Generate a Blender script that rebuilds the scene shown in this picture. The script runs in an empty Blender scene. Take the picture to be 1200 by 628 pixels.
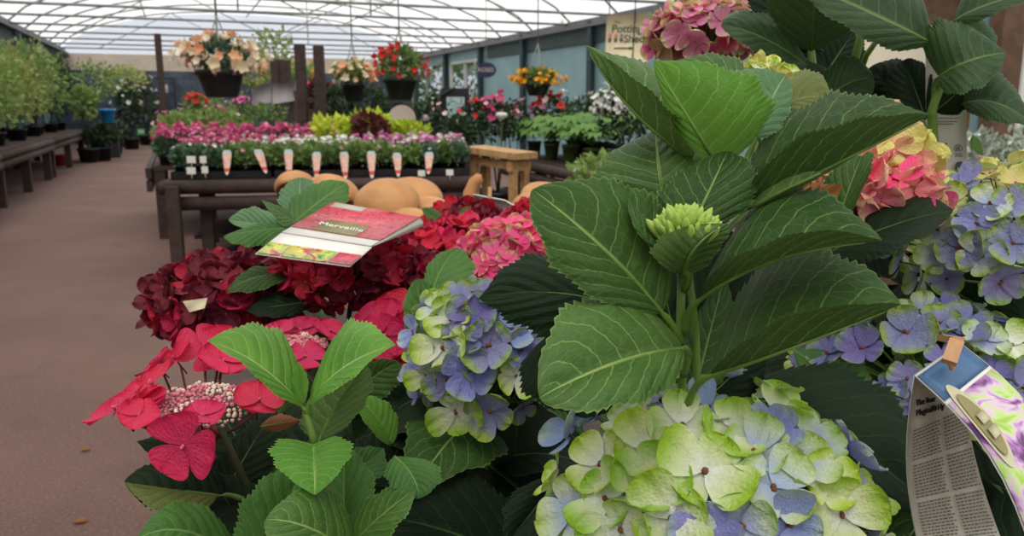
import bpy, math, random
from mathutils import Vector as V, Matrix, Quaternion, noise as mnoise
random.seed(7)
SC = bpy.context.scene
COL = SC.collection
PI = math.pi
# ------------------------------------------------------------------ camera frame
FPX, CX, CY = 950.0, 600.0, 314.0
YAW, PIT = math.radians(22.2), math.radians(11.4)
CAM = V((0, 0, 1.2))
_h = V((math.sin(YAW), math.cos(YAW), 0))
CR = V((math.cos(YAW), -math.sin(YAW), 0))
CF = _h * math.cos(PIT) + V((0, 0, -math.sin(PIT)))
CU = CR.cross(CF)
def P(x, y, d):
    return CAM + CF * d + CR * ((x - CX) / FPX * d) + CU * ((CY - y) / FPX * d)
def ray(x, y):
    return CF + CR * ((x - CX) / FPX) + CU * ((CY - y) / FPX)
def PZ(x, y, z):
    r = ray(x, y); return CAM + r * ((z - CAM.z) / r.z)
def PX(x, y, X):
    r = ray(x, y); return CAM + r * (X / r.x)
def PY(x, y, Y):
    r = ray(x, y); return CAM + r * (Y / r.y)

# ------------------------------------------------------------------ materials
def lin(c):
    def f(u):
        u /= 255.0
        return u / 12.92 if u <= 0.04045 else ((u + 0.055) / 1.055) ** 2.4
    return (f(c[0]), f(c[1]), f(c[2]), 1.0)
class N:
    """small node-graph helper"""
    def __init__(s, name):
        s.m = bpy.data.materials.new(name); s.m.use_nodes = True
        s.t = s.m.node_tree; s.t.nodes.clear()
        s.out = s.t.nodes.new('ShaderNodeOutputMaterial')
    def n(s, typ, **kw):
        nd = s.t.nodes.new(typ)
        for k, v in kw.items(): setattr(nd, k, v)
        return nd
    def put(s, sock, v):
        if isinstance(v, bpy.types.NodeSocket): s.t.links.new(v, sock)
        elif v is not None: sock.default_value = v
    def math(s, op, a, b=None, c=None, clamp=False):
        nd = s.n('ShaderNodeMath', operation=op, use_clamp=clamp)
        s.put(nd.inputs[0], a)
        if b is not None: s.put(nd.inputs[1], b)
        if c is not None: s.put(nd.inputs[2], c)
        return nd.outputs[0]
    def mix(s, f, a, b, mode='MIX'):
        nd = s.n('ShaderNodeMix', data_type='RGBA', blend_type=mode)
        s.put(nd.inputs[0], f); s.put(nd.inputs[6], a); s.put(nd.inputs[7], b)
        return nd.outputs[2]
    def step(s, lo, hi, x):
        nd = s.n('ShaderNodeMapRange', interpolation_type='SMOOTHSTEP')
        s.put(nd.inputs[0], x); nd.inputs[1].default_value = lo; nd.inputs[2].default_value = hi
        return nd.outputs[0]
    def noise(s, vec, scale, detail=3.0, rough=.5, dist=0.0):
        nd = s.n('ShaderNodeTexNoise'); s.put(nd.inputs['Vector'], vec)
        nd.inputs['Scale'].default_value = scale; nd.inputs['Detail'].default_value = detail
        nd.inputs['Roughness'].default_value = rough; nd.inputs['Distortion'].default_value = dist
        return nd.outputs['Fac']
    def obj(s): return s.n('ShaderNodeTexCoord').outputs['Object']
    def uv(s): return s.n('ShaderNodeTexCoord').outputs['UV']
    def rnd(s): return s.n('ShaderNodeObjectInfo').outputs['Random']
    def sep(s, v):
        nd = s.n('ShaderNodeSeparateXYZ'); s.put(nd.inputs[0], v); return nd.outputs
    def comb(s, x, y, z=0.0):
        nd = s.n('ShaderNodeCombineXYZ'); s.put(nd.inputs[0], x); s.put(nd.inputs[1], y); s.put(nd.inputs[2], z); return nd.outputs[0]
    def bump(s, h, strength=.4, dist=.002):
        nd = s.n('ShaderNodeBump'); nd.inputs['Strength'].default_value = strength
        nd.inputs['Distance'].default_value = dist; s.put(nd.inputs['Height'], h); return nd.outputs[0]
    def pbsdf(s, col, rough=.5, normal=None, metal=0.0, spec=.5):
        b = s.n('ShaderNodeBsdfPrincipled'); s.put(b.inputs['Base Color'], col)
        s.put(b.inputs['Roughness'], rough); b.inputs['Metallic'].default_value = metal
        b.inputs['Specular IOR Level'].default_value = spec
        if normal is not None: s.put(b.inputs['Normal'], normal)
        return b.outputs[0]
    def end(s, sh):
        s.t.links.new(sh, s.out.inputs[0]); return s.m
    def trans(s, sh, col, fac, normal=None):
        t = s.n('ShaderNodeBsdfTranslucent'); s.put(t.inputs[0], col)
        mx = s.n('ShaderNodeMixShader'); mx.inputs[0].default_value = fac
        s.t.links.new(sh, mx.inputs[1]); s.t.links.new(t.outputs[0], mx.inputs[2])
        return mx.outputs[0]

def plain(name, c, c2=None, rough=.6, scale=8.0, bump=0.0, spec=.4, metal=0.0, bdist=.004):
    g = N(name); o = g.obj()
    f = g.noise(o, scale, 4.0, .6)
    c2 = c2 or tuple(max(0, v * .8) for v in c)
    col = g.mix(g.step(.3, .7, f), lin(c), lin(c2))
    nm = g.bump(g.noise(o, scale * 4, 4.0), bump, bdist) if bump else None
    return g.end(g.pbsdf(col, rough, nm, metal, spec))
def varied(name, c, c2, rough=.6, tr=0.0, spec=.3, sc=30.):
    """per-object random blend of two colours (flowers, pots, far foliage)"""
    g = N(name)
    f = g.math('ADD', g.math('MULTIPLY', g.rnd(), .5), g.math('MULTIPLY', g.noise(g.obj(), sc, 2.0), .5))
    col = g.mix(g.step(.25, .75, f), lin(c), lin(c2))
    sh = g.pbsdf(col, rough, None, 0.0, spec)
    if tr: sh = g.trans(sh, col, tr)
    return g.end(sh)
def leaf_mat(name, dark, light, vein, tr=.18, nv=7.5, rough=.5, vstr=.5, spots=0.0, spotcol=(120, 70, 35), spec=.28, trc=None):
    g = N(name); x, y, _ = g.sep(g.uv())[:3]
    sgn = g.math('SUBTRACT', g.math('MULTIPLY', y, 2.0), 1.0)
    a = g.math('ABSOLUTE', sgn)
    off = g.math('MULTIPLY', g.math('GREATER_THAN', sgn, 0.0), .5)
    wob = g.math('MULTIPLY', g.math('SUBTRACT', g.noise(g.comb(g.math('MULTIPLY', x, 5.0), g.math('MULTIPLY', sgn, 3.0)), 1.6, 2.0), .5), .055)
    q = g.math('SUBTRACT', g.math('ADD', x, wob), g.math('MULTIPLY', g.math('POWER', a, 1.15), .30))
    q = g.math('ADD', g.math('MULTIPLY', q, nv), off)
    tri = g.math('ABSOLUTE', g.math('SUBTRACT', g.math('MULTIPLY', g.math('FRACT', q), 2.0), 1.0))
    sec = g.step(.90, .975, tri)
    sec = g.math('MULTIPLY', sec, g.step(1.02, .80, a))
    mid = g.step(.04, .012, a)
    vor = g.n('ShaderNodeTexVoronoi', feature='DISTANCE_TO_EDGE')
    g.put(vor.inputs['Vector'], g.comb(g.math('MULTIPLY', q, 1.3), g.math('MULTIPLY', sgn, 8.0), g.math('MULTIPLY', g.rnd(), 30.)))
    vor.inputs['Scale'].default_value = 1.0
    ter = g.step(.07, .0, vor.outputs['Distance'])
    ob = g.obj()
    f = g.noise(ob, 26.0, 4.0, .6)
    f2 = g.math('ADD', g.math('MULTIPLY', f, .75), g.math('MULTIPLY', g.rnd(), .25))
    col = g.mix(g.step(.30, .72, f2), lin(dark), lin(light))
    vm = g.math('MAXIMUM', g.math('MULTIPLY', sec, vstr), mid)
    vm = g.math('MAXIMUM', vm, g.math('MULTIPLY', ter, vstr * .22))
    col = g.mix(vm, col, lin(vein))
    edge = g.step(.955, .995, a)
    col = g.mix(g.math('MULTIPLY', edge, .45), col, lin(vein))
    if spots:
        sp = g.step(.60, .72, g.noise(ob, 60.0, 5.0, .7))
        col = g.mix(g.math('MULTIPLY', sp, spots), col, lin(spotcol))
    h = g.math('ADD', g.math('MULTIPLY', g.math('SUBTRACT', 1.0, tri), 1.0), g.math('MULTIPLY', g.step(0.0, .12, vor.outputs['Distance']), .22))
    h = g.math('SUBTRACT', h, g.math('MULTIPLY', mid, .8))
    h = g.math('ADD', h, g.math('MULTIPLY', g.noise(ob, 320.0, 2.0), .25))
    nm = g.bump(h, .5, .0012)
    sh = g.pbsdf(col, rough, nm, 0.0, spec)
    sh = g.trans(sh, g.mix(.5, col, lin(trc or vein)), tr)
    return g.end(sh)
def petal_mat(name, c0, c1, c2, p1=.35, p2=.75, jit=.16, tr=.22, hue=.03, val=.25, vein=.25, rough=.55, alt=None):
    """radial colours throat -> middle -> margin, faint fan veins, per-flower variation"""
    g = N(name); x, y, _ = g.sep(g.uv())[:3]; ob = g.obj(); r = g.rnd()
    f = g.math('ADD', x, g.math('MULTIPLY', g.math('SUBTRACT', g.noise(g.comb(g.math('MULTIPLY', y, 4.0), x, g.math('MULTIPLY', r, 40.)), 2.2, 3.0), .5), jit))
    f = g.math('ADD', f, g.math('MULTIPLY', g.math('SUBTRACT', r, .5), jit * .8))
    cr = g.n('ShaderNodeValToRGB'); g.put(cr.inputs[0], f)
    e = cr.color_ramp.elements
    e[0].position = max(0.02, p1 - .28); e[0].color = lin(c0)
    e[1].position = min(1.0, p2 + .2); e[1].color = lin(c2)
    k = cr.color_ramp.elements.new((p1 + p2) / 2); k.color = lin(c1)
    col = cr.outputs[0]
    if alt:
        pick = g.step(.62, .70, g.math('FRACT', g.math('MULTIPLY', r, 7.31)))
        col = g.mix(g.math('MULTIPLY', pick, .7), col, lin(alt))
    st = g.math('ABSOLUTE', g.math('SINE', g.math('MULTIPLY', y, 34.0)))
    st = g.math('MULTIPLY', g.step(.35, .05, st), g.step(1.0, .35, x))
    col = g.mix(g.math('MULTIPLY', st, vein), col, g.mix(.5, col, lin((250, 250, 245)), 'MIX'))
    hs = g.n('ShaderNodeHueSaturation'); g.put(hs.inputs['Color'], col)
    g.put(hs.inputs['Hue'], g.math('ADD', .5, g.math('MULTIPLY', g.math('SUBTRACT', g.math('FRACT', g.math('MULTIPLY', r, 3.7)), .5), hue)))
    g.put(hs.inputs['Value'], g.math('ADD', 1.0 - val / 2, g.math('MULTIPLY', g.math('FRACT', g.math('MULTIPLY', r, 13.1)), val)))
    col = hs.outputs[0]
    h = g.math('ADD', g.math('MULTIPLY', st, .6), g.noise(ob, 9.0, 3.0))
    sh = g.pbsdf(col, rough, g.bump(h, .3, .06), 0.0, .3)
    return g.end(g.trans(sh, col, tr))

# ------------------------------------------------------------------ mesh builder
class MB:
    def __init__(s): s.v, s.f, s.mi, s.uv = [], [], [], {}
    def add(s, vs, fs, mi=0, uvs=None):
        b = len(s.v); s.v.extend(vs)
        for f in fs: s.f.append(tuple(b + i for i in f)); s.mi.append(mi)
        if uvs:
            for i, u in enumerate(uvs): s.uv[b + i] = u
        return b
    def box(s, c, sx, sy, sz, rot=None, mi=0):
        """box of full sizes about its centre; rot is a 3x3 Matrix"""
        c = V(c); vs = []
        for z in (-1, 1):
            for x, y in ((-1, -1), (1, -1), (1, 1), (-1, 1)):
                p = V((x * sx / 2, y * sy / 2, z * sz / 2))
                vs.append(c + (rot @ p if rot else p))
        s.add(vs, [(3, 2, 1, 0), (4, 5, 6, 7), (0, 1, 5, 4), (1, 2, 6, 5), (2, 3, 7, 6), (3, 0, 4, 7)], mi)
    def beam(s, a, b, w, h, mi=0, up=V((0, 0, 1))):
        a, b = V(a), V(b); d = (b - a).normalized()
        u = up if abs(d.dot(up)) < .98 else V((0, 1, 0))
        x = d.cross(u).normalized(); z = x.cross(d)
        s.box((a + b) / 2, w, (b - a).length, h, Matrix((x, d, z)).transposed(), mi)
    def tube(s, pts, rad, n=6, mi=0, cap=True):
        pts = [V(p) for p in pts]
        if not isinstance(rad, (list, tuple)): rad = [rad] * len(pts)
        vs, fs = [], []
        ref = None
        for i, p in enumerate(pts):
            d = (pts[min(i + 1, len(pts) - 1)] - pts[max(i - 1, 0)])
            if d.length < 1e-9: d = V((0, 0, 1))
            d.normalize()
            if ref is None: ref = d.orthogonal().normalized()
            ref = (ref - d * ref.dot(d))
            if ref.length < 1e-6: ref = d.orthogonal()
            ref.normalize(); bi = d.cross(ref)
            for k in range(n):
                a = 2 * PI * k / n
                vs.append(p + (ref * math.cos(a) + bi * math.sin(a)) * rad[i])
        for i in range(len(pts) - 1):
            for k in range(n):
                k2 = (k + 1) % n
                fs.append((i * n + k, i * n + k2, (i + 1) * n + k2, (i + 1) * n + k))
        if cap:
            fs.append(tuple(range(n - 1, -1, -1))); fs.append(tuple((len(pts) - 1) * n + k for k in range(n)))
        s.add(vs, fs, mi)
    def lathe(s, c, prof, n=16, mi=0, axis=None, jit=0.0, sx=1.0, sy=1.0, closed=True):
        """prof: list of (r, z) turned about the axis through c"""
        c = V(c); M = axis or Matrix.Identity(3); vs, fs = [], []
        for r, z in prof:
            for k in range(n):
                a = 2 * PI * k / n
                rr = r * (1 + jit * mnoise.noise(V((math.cos(a) * 1.3, math.sin(a) * 1.3, z * 4)) + c * 3))
                vs.append(c + M @ V((rr * math.cos(a) * sx, rr * math.sin(a) * sy, z)))
        for i in range(len(prof) - 1):
            for k in range(n):
                k2 = (k + 1) % n
                fs.append((i * n + k, i * n + k2, (i + 1) * n + k2, (i + 1) * n + k))
        if closed:
            fs.append(tuple(range(n - 1, -1, -1))); fs.append(tuple((len(prof) - 1) * n + k for k in range(n)))
        s.add(vs, fs, mi)
    def ball(s, c, r, mi=0, jit=0.0, sz=1.0):
        c = V(c); q = random.uniform(0, 6.28)
        vs = []
        for x, y, z in ICO:
            k = r * (1 + random.uniform(-jit, jit))
            vs.append(c + V(((x * math.cos(q) - y * math.sin(q)) * k, (x * math.sin(q) + y * math.cos(q)) * k, z * k * sz)))
        s.add(vs, ICOF, mi)
    def build(s, name, mats, parent=None, origin=None, smooth=True):
        if not isinstance(mats, (list, tuple)): mats = [mats]
        o0 = V(origin) if origin is not None else (wloc(parent) if parent else V((0, 0, 0)))
        me = bpy.data.meshes.new(name)
        me.from_pydata([v - o0 for v in s.v], [], s.f)
        for m in mats: me.materials.append(m)
        me.polygons.foreach_set('material_index', s.mi)
        if smooth: me.polygons.foreach_set('use_smooth', [True] * len(s.f))
        if s.uv:
            ul = me.uv_layers.new(name='UVMap')
            buf = []
            for l in me.loops: buf.extend(s.uv.get(l.vertex_index, (0., 0.)))
            ul.data.foreach_set('uv', buf)
        me.update()
        return link(name, me, parent, o0)
_t = (1 + 5 ** .5) / 2; _k = 1 / (1 + _t * _t) ** .5
ICO = [(x * _k, y * _k, z * _k) for x, y, z in ((-1, _t, 0), (1, _t, 0), (-1, -_t, 0), (1, -_t, 0), (0, -1, _t), (0, 1, _t), (0, -1, -_t), (0, 1, -_t), (_t, 0, -1), (_t, 0, 1), (-_t, 0, -1), (-_t, 0, 1))]
ICOF = [(0, 11, 5), (0, 5, 1), (0, 1, 7), (0, 7, 10), (0, 10, 11), (1, 5, 9), (5, 11, 4), (11, 10, 2), (10, 7, 6), (7, 1, 8), (3, 9, 4), (3, 4, 2), (3, 2, 6), (3, 6, 8), (3, 8, 9), (4, 9, 5), (2, 4, 11), (6, 2, 10), (8, 6, 7), (9, 8, 1)]
WL = {}
def wloc(o):
    return WL.get(o.name, V((0, 0, 0)))
def link(name, data, parent=None, world=V((0, 0, 0))):
    o = bpy.data.objects.new(name, data); COL.objects.link(o)
    world = V(world)
    if parent is not None:
        o.parent = parent; o.location = world - wloc(parent)
    else: o.location = world
    WL[o.name] = world
    return o
def tag(o, label, cat, group=None, kind=None):
    if label: o['label'] = label
    if cat: o['category'] = cat
    if group: o['group'] = group
    if kind: o['kind'] = kind
    return o
def thing(name, loc, label, cat, group=None):
    return tag(link(name, None, None, loc), label, cat, group)
KIDS = {}
def copy_tree(o, loc, label=None, group=None, rz=0.0, sc=1.0):
    """copy of a thing with its parts and their sub-parts"""
    if o.name not in KIDS:
        def rec(p): return [(c, rec(c)) for c in bpy.data.objects if c.parent == p]
        KIDS[o.name] = rec(o)
    r = o.copy(); COL.objects.link(r); r.location = loc
    r.rotation_euler = (0, 0, rz); r.scale = (sc, sc, sc); WL[r.name] = V(loc)
    if label: r['label'] = label
    if group: r['group'] = group
    def put(lst, p):
        for c, sub in lst:
            n = c.copy(); COL.objects.link(n); n.parent = p
            put(sub, n)
    put(KIDS[o.name], r)
    return r
def text(body, size, mat, parent, origin, xdir, ydir, name='lettering', ext=.0004, font_bold=0.0, align='CENTER'):
    cu = bpy.data.curves.new(name, 'FONT'); cu.body = body; cu.size = size; cu.extrude = ext
    cu.align_x = align; cu.align_y = 'CENTER'; cu.offset = font_bold
    t = bpy.data.objects.new('tmp_text', cu); COL.objects.link(t)
    dg = bpy.context.evaluated_depsgraph_get(); dg.update()
    me = bpy.data.meshes.new_from_object(t.evaluated_get(dg)); bpy.data.objects.remove(t)
    x, y = V(xdir).normalized(), V(ydir).normalized(); z = x.cross(y)
    M = Matrix((x, y, z)).transposed()
    me.transform(M.to_4x4()); me.materials.clear(); me.materials.append(mat); me.name = name
    return link(name, me, parent, origin)

# ------------------------------------------------------------------ leaves
LEAF_N = 7.5
def leaf(par, mat, B, T, L, R, M=None, ea=.55, eb=.9, teeth=26, ta=.10, q=.5, cup=.10, nv=8, wave=.02, pet=None, pr=.0018,
         name='leaf', label=None, world=False, smat=None, n_per=5, cord=0.0):
    """blade through base B, tip T, widest margin points L and R (pixel, pixel, depth), folded along the midrib"""
    g = (lambda p: V(p)) if world else (lambda p: P(*p))
    teeth = max(10, int(teeth * .78)); eb = eb + .20; pr = min(pr, .0022) if not world else pr
    b, t, l, r = g(B), g(T), g(L), g(R)
    m = g(M) if M else (b + t) / 2
    c = m * 2 - (b + t) / 2
    mid = lambda s: b * (1 - s) ** 2 + c * 2 * s * (1 - s) + t * s * s
    pk = ea / (ea + eb); wn = pk ** ea * (1 - pk) ** eb
    w = lambda s: (max(s, 0) ** ea * max(1 - s, 0) ** eb) / wn
    eL, eR = l - mid(pk), r - mid(pk)
    n0 = (r - l).cross(t - b)
    if n0.length < 1e-9: n0 = V((0, 0, 1))
    n0.normalize()
    if n0.z < 0 and abs(n0.z) > .15: n0.negate()
    ln = (t - b).length; ph = random.uniform(0, 6)
    nu = teeth * n_per
    vs, uvs, fs = [], [], []
    for i in range(nu + 1):
        s = i / nu; ws = w(s); ms = mid(s)
        saw = (s * teeth) % 1.0
        tooth = saw
        for j in range(-nv, nv + 1):
            a = abs(j) / nv; sg = 1 if j > 0 else -1
            e = eR if j > 0 else eL
            el = e.length
            k = 1 + (ta * tooth - ta * .4) * a ** 7 + ta * .5 * a ** 7 * math.sin(s * 23 + ph + sg)
            p = ms + e * (a * ws * k)
            qq = LEAF_N * (s - .30 * a ** 1.15) + (.5 if j > 0 else 0)
            fr = qq % 1.0
            bul = (1 - (2 * fr - 1) ** 2 - .6) * min(1, a * 4) * (1 - .6 * a ** 4) * min(1, ws * 1.5)
            if cord: p = p + (b - t).normalized() * (cord * ln * a ** 1.5 * max(0, 1 - 2.4 * s) ** 1.5)
            en = n0 - e.normalized() * n0.dot(e.normalized()) if el > 1e-6 else n0
            en = en.normalized() if en.length > 1e-4 else n0
            p = p + en * (cup * ws * 4 * a * (1 - a) * max(el, ln * .15) + q * .016 * ln * bul
                          + wave * ln * a * a * math.sin(s * 8 + ph + sg * 1.3) * min(1, ws))
            vs.append(p); uvs.append((s, .5 + .5 * j / nv))
    W = 2 * nv + 1
    for i in range(nu):
        for j in range(W - 1):
            fs.append((i * W + j, i * W + j + 1, (i + 1) * W + j + 1, (i + 1) * W + j))
    mb = MB(); mb.add(vs, fs, 0, uvs)
    pts, rad = [], []
    if pet is not None:
        s0 = g(pet)
        d1 = (c - b).normalized()
        for k in range(6):
            u = k / 6
            h = s0 * (1 - u) ** 2 + (b - d1 * (b - s0).length * .45) * 2 * u * (1 - u) + b * u * u
            pts.append(h); rad.append(pr * (1.25 - .3 * u))
    for k in range(13):
        s = k / 12 * .93
        pts.append(mid(s) - n0 * pr * .22); rad.append(pr * (.62 - .55 * s))
    mb.tube(pts, rad, 6, 1)
    o = mb.build(name, [mat, smat or M_['stem']], par)
    if label: o['label'] = label
    return o
M_ = {}
# ------------------------------------------------------------------ shared materials
M_['stem'] = plain('stem_green', (110, 140, 58), (88, 118, 46), .5, 60)
M_['stem_dark'] = plain('stem_dark', (58, 74, 36), (70, 60, 40), .55, 60)
M_['stem_red'] = plain('stem_red', (120, 40, 44), (90, 52, 40), .5, 60)
LM = dict(
    front=leaf_mat('leaf_green', (56, 92, 38), (76, 114, 48), (160, 184, 104), .20, rough=.46, spec=.32),
    front2=leaf_mat('leaf_green_spotted', (62, 98, 42), (82, 118, 52), (158, 182, 104), .18, spots=.5),
    deep=leaf_mat('leaf_deep_green', (44, 73, 31), (58, 90, 38), (138, 164, 92), .16, rough=.52, spec=.18),
    dark=leaf_mat('leaf_shade_darkened_green', (21, 35, 20), (28, 46, 25), (54, 78, 45), .06, vstr=.4, rough=.6, spec=.15),  # dark green deepened further: shade beneath other leaves is put into the colour
    bright=leaf_mat('leaf_bright_green', (82, 136, 36), (104, 158, 48), (168, 200, 108), .40, vstr=.5),
    lime=leaf_mat('leaf_lime_green', (84, 142, 44), (118, 172, 62), (172, 206, 112), .32, vstr=.55),
    blue=leaf_mat('leaf_bluish_green', (82, 122, 80), (100, 140, 92), (158, 186, 130), .2, vstr=.35),
    under=leaf_mat('leaf_underside', (78, 112, 56), (96, 130, 64), (156, 178, 110), .28, vstr=.75),
    olive=leaf_mat('leaf_olive', (92, 108, 50), (112, 124, 62), (158, 160, 100), .3, spots=.3),
    mid=leaf_mat('leaf_mid_green', (56, 96, 42), (76, 120, 50), (128, 160, 88), .2, vstr=.4),
    brown=leaf_mat('leaf_withered', (150, 96, 48), (96, 60, 32), (190, 130, 80), .15, vstr=.3, spots=.6, spotcol=(50, 36, 24)),
    tall=leaf_mat('leaf_tall_green', (40, 66, 35), (52, 80, 41), (104, 130, 76), .22, vstr=.5),
)
PM = dict(
    lime=petal_mat('petal_lime', (238, 240, 228), (222, 232, 170), (168, 204, 60), .42, .74, vein=.35),
    limeblue=petal_mat('petal_lime_blue', (176, 188, 222), (206, 218, 190), (168, 202, 84), .48, .80, hue=.04, vein=.35),
    blue=petal_mat('petal_blue', (150, 160, 218), (150, 164, 218), (176, 194, 186), .5, .90, hue=.05, vein=.35),
    lilac=petal_mat('petal_lilac_green', (140, 136, 188), (150, 150, 192), (156, 186, 80), .50, .72, hue=.05, vein=.35),
    violet=petal_mat('petal_violet', (118, 114, 184), (130, 128, 194), (156, 178, 124), .5, .84, hue=.05, vein=.35),
    pinklime=petal_mat('petal_pink_lime', (252, 96, 154), (250, 122, 172), (216, 214, 128), .55, .90, hue=.03),
    pink=petal_mat('petal_pink', (252, 84, 144), (252, 102, 156), (236, 164, 150), .6, 1.0, hue=.02),
    rose=petal_mat('petal_rose_lime', (236, 140, 178), (242, 160, 192), (216, 214, 150), .55, .92, hue=.03, alt=(212, 206, 130)),
    salmon=petal_mat('petal_salmon', (242, 136, 150), (244, 158, 162), (234, 196, 150), .55, .98, hue=.03),
    lemon=petal_mat('petal_lemon', (240, 200, 150), (234, 224, 144), (226, 222, 126), .3, .7, hue=.03),
    maroon=petal_mat('petal_maroon', (112, 26, 44), (132, 34, 54), (110, 36, 50), .5, .9, hue=.02, val=.5, vein=.12),
    crimson=petal_mat('petal_crimson', (168, 22, 54), (190, 28, 62), (172, 32, 62), .5, .9, hue=.02, val=.4, vein=.12),
    scarlet=petal_mat('petal_scarlet', (214, 32, 72), (226, 44, 84), (214, 50, 88), .5, .9, hue=.02, val=.25, vein=.12),
    cerise=petal_mat('petal_cerise', (220, 46, 96), (228, 48, 92), (216, 40, 84), .4, .9, hue=.015, val=.2, vein=.18, tr=.3),
    dried=petal_mat('petal_dried', (214, 200, 160), (226, 212, 176), (206, 186, 140), .4, .9, hue=.02),
)
M_['eye'] = plain('flower_eye', (140, 76, 44), (96, 60, 44), .6, 300)
M_['eye_red'] = plain('flower_eye_pink', (230, 110, 140), (220, 70, 110), .5, 300)
M_['budgreen'] = varied('bud_green', (150, 186, 74), (184, 212, 104), .5, .2)
M_['budpink'] = varied('bud_pink', (226, 130, 150), (240, 190, 180), .5, .15, sc=400.)
M_['budcream'] = varied('bud_cream', (238, 206, 190), (246, 226, 206), .5, .15, sc=400.)
M_['pot'] = plain('pot_black', (28, 28, 30), (20, 20, 22), .45, 30, spec=.4)
M_['soil'] = plain('potting_soil', (52, 38, 28), (30, 22, 18), .95, 80, .8)
M_['timber_dark'] = plain('timber_brown', (74, 56, 50), (54, 42, 38), .75, 14, .3)
M_['timber_pale'] = plain('timber_pale', (196, 156, 106), (166, 126, 82), .7, 20, .3)

# ------------------------------------------------------------------ florets
def floret_mesh(name, mats, ns=4, serr=.0, cup=.18, wid=.62, ruf=.05, seed=1, bead=.085, elong=1.0, fold=0.0):
    rg = random.Random(seed); mb = MB(); nu, nvv = 10, 6
    for k in range(ns):
        ang = 2 * PI * k / ns + rg.uniform(-.14, .14)
        sc = rg.uniform(.86, 1.1) * (1.0 if k % 2 else .95); lay = .09 if k % 2 else -.02
        cp = cup * rg.uniform(.55, 1.5); ph = rg.uniform(0, 6); wd = wid * rg.uniform(.92, 1.1)
        vs, uvs, fs = [], [], []
        for i in range(nu + 1):
            u = math.sin(i / nu * PI / 2); rr = .03 + u * .97
            for j in range(-nvv, nvv + 1):
                t = j / nvv
                hw = wd * 1.30 * (u + .01) ** .62 * max(0, 1 - u ** 4) ** .5 + .01
                # rounded outer end: pull the corners of the last rows back
                xr = rr * elong
                if serr and i >= nu - 2: xr *= 1 + serr * .5 * (1 if j % 2 else -1)
                yy = t * hw * (1 + (serr * .5 * (1 if i % 2 else -1) if abs(j) == nvv else 0))
                z = lay + cp * u * u + fold * abs(t) * hw + ruf * math.sin(t * 5 + ph) * u ** 2 + .10 * t * t * u + .03 * math.sin(9 * t + ph) * u
                x = xr * sc; y = yy * sc
                vs.append(V((x * math.cos(ang) - y * math.sin(ang), x * math.sin(ang) + y * math.cos(ang), z * sc)))
                uvs.append((u, .5 + .5 * t))
        W = 2 * nvv + 1
        for i in range(nu):
            for j in range(W - 1): fs.append((i * W + j, i * W + j + 1, (i + 1) * W + j + 1, (i + 1) * W + j))
        mb.add(vs, fs, 0, uvs)
    for i in range(3 if bead > .05 else 1):
        mb.ball((rg.uniform(-.04, .04), rg.uniform(-.04, .04), .05 + .035 * i), bead * rg.uniform(.7, 1.), 1)
    mb.tube([(0, 0, -.9), (0, 0, -.3), (0, 0, .02)], .035, 5, 2)
    me = bpy.data.meshes.new(name); me.from_pydata(mb.v, [], mb.f)
    for m in mats: me.materials.append(m)
    me.polygons.foreach_set('material_index', mb.mi); me.polygons.foreach_set('use_smooth', [True] * len(mb.f))
    ul = me.uv_layers.new(name='UVMap'); buf = []
    for l in me.loops: buf.extend(mb.uv.get(l.vertex_index, (0., 0.)))
    ul.data.foreach_set('uv', buf); me.update()
    return me
FM = {}
def FMESH(kind):
    if kind not in FM:
        s = dict(serr=.0, cup=.34, wid=.60, ruf=.06)
        if kind in ('lime', 'limeblue', 'blue', 'lilac', 'violet', 'pinklime', 'rose', 'salmon', 'lemon'): s['serr'] = .022
        if kind in ('maroon', 'crimson', 'scarlet'): s.update(ruf=.11, cup=.42)
        if kind in ('salmon', 'lemon', 'dried'): s.update(ruf=.17, cup=.42)
        if kind == 'cerise': s.update(cup=.16, wid=.80, ruf=.05)
        eye = M_['eye_red'] if kind in ('maroon', 'crimson', 'scarlet', 'cerise', 'pink', 'pinklime', 'rose', 'salmon') else M_['eye']
        bead = .10 if kind in ('lime', 'limeblue', 'blue', 'lilac', 'violet') else .06
        stem = M_['stem_red'] if kind in ('maroon', 'crimson', 'scarlet', 'cerise') else M_['stem']
        FM[kind] = [floret_mesh('floret', [PM[kind], eye, stem], 4 if (i < 2 or kind != 'cerise') else 3, seed=i * 17 + len(kind), bead=bead, **s) for i in range(3)]
    return FM[kind]
def put_floret(head, kind, pos, nrm, rad, spin=None, up_hint=None):
    me = random.choice(FMESH(kind))
    o = bpy.data.objects.new('floret', me); COL.objects.link(o); o.parent = head
    q = V(nrm).normalized().to_track_quat('Z', 'Y')
    q = q @ Quaternion((0, 0, 1), random.uniform(0, PI * 2) if spin is None else spin)
    o.rotation_mode = 'QUATERNION'; o.rotation_quaternion = q
    o.location = V(pos) - wloc(head); o.scale = (rad, rad, rad)
    return o
def ell_hit(c, A, px, py):
    """first hit of the pixel's ray with the ellipsoid c, semi-axes A (world x, y, z)"""
    d = ray(px, py); o = CAM - c
    D = V((d.x / A[0], d.y / A[1], d.z / A[2])); O = V((o.x / A[0], o.y / A[1], o.z / A[2]))
    a, b, cc = D.dot(D), 2 * O.dot(D), O.dot(O) - 1
    dis = b * b - 4 * a * cc
    if dis < 0: t = -b / (2 * a)
    else: t = (-b - math.sqrt(dis)) / (2 * a)
    return CAM + d * t
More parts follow.
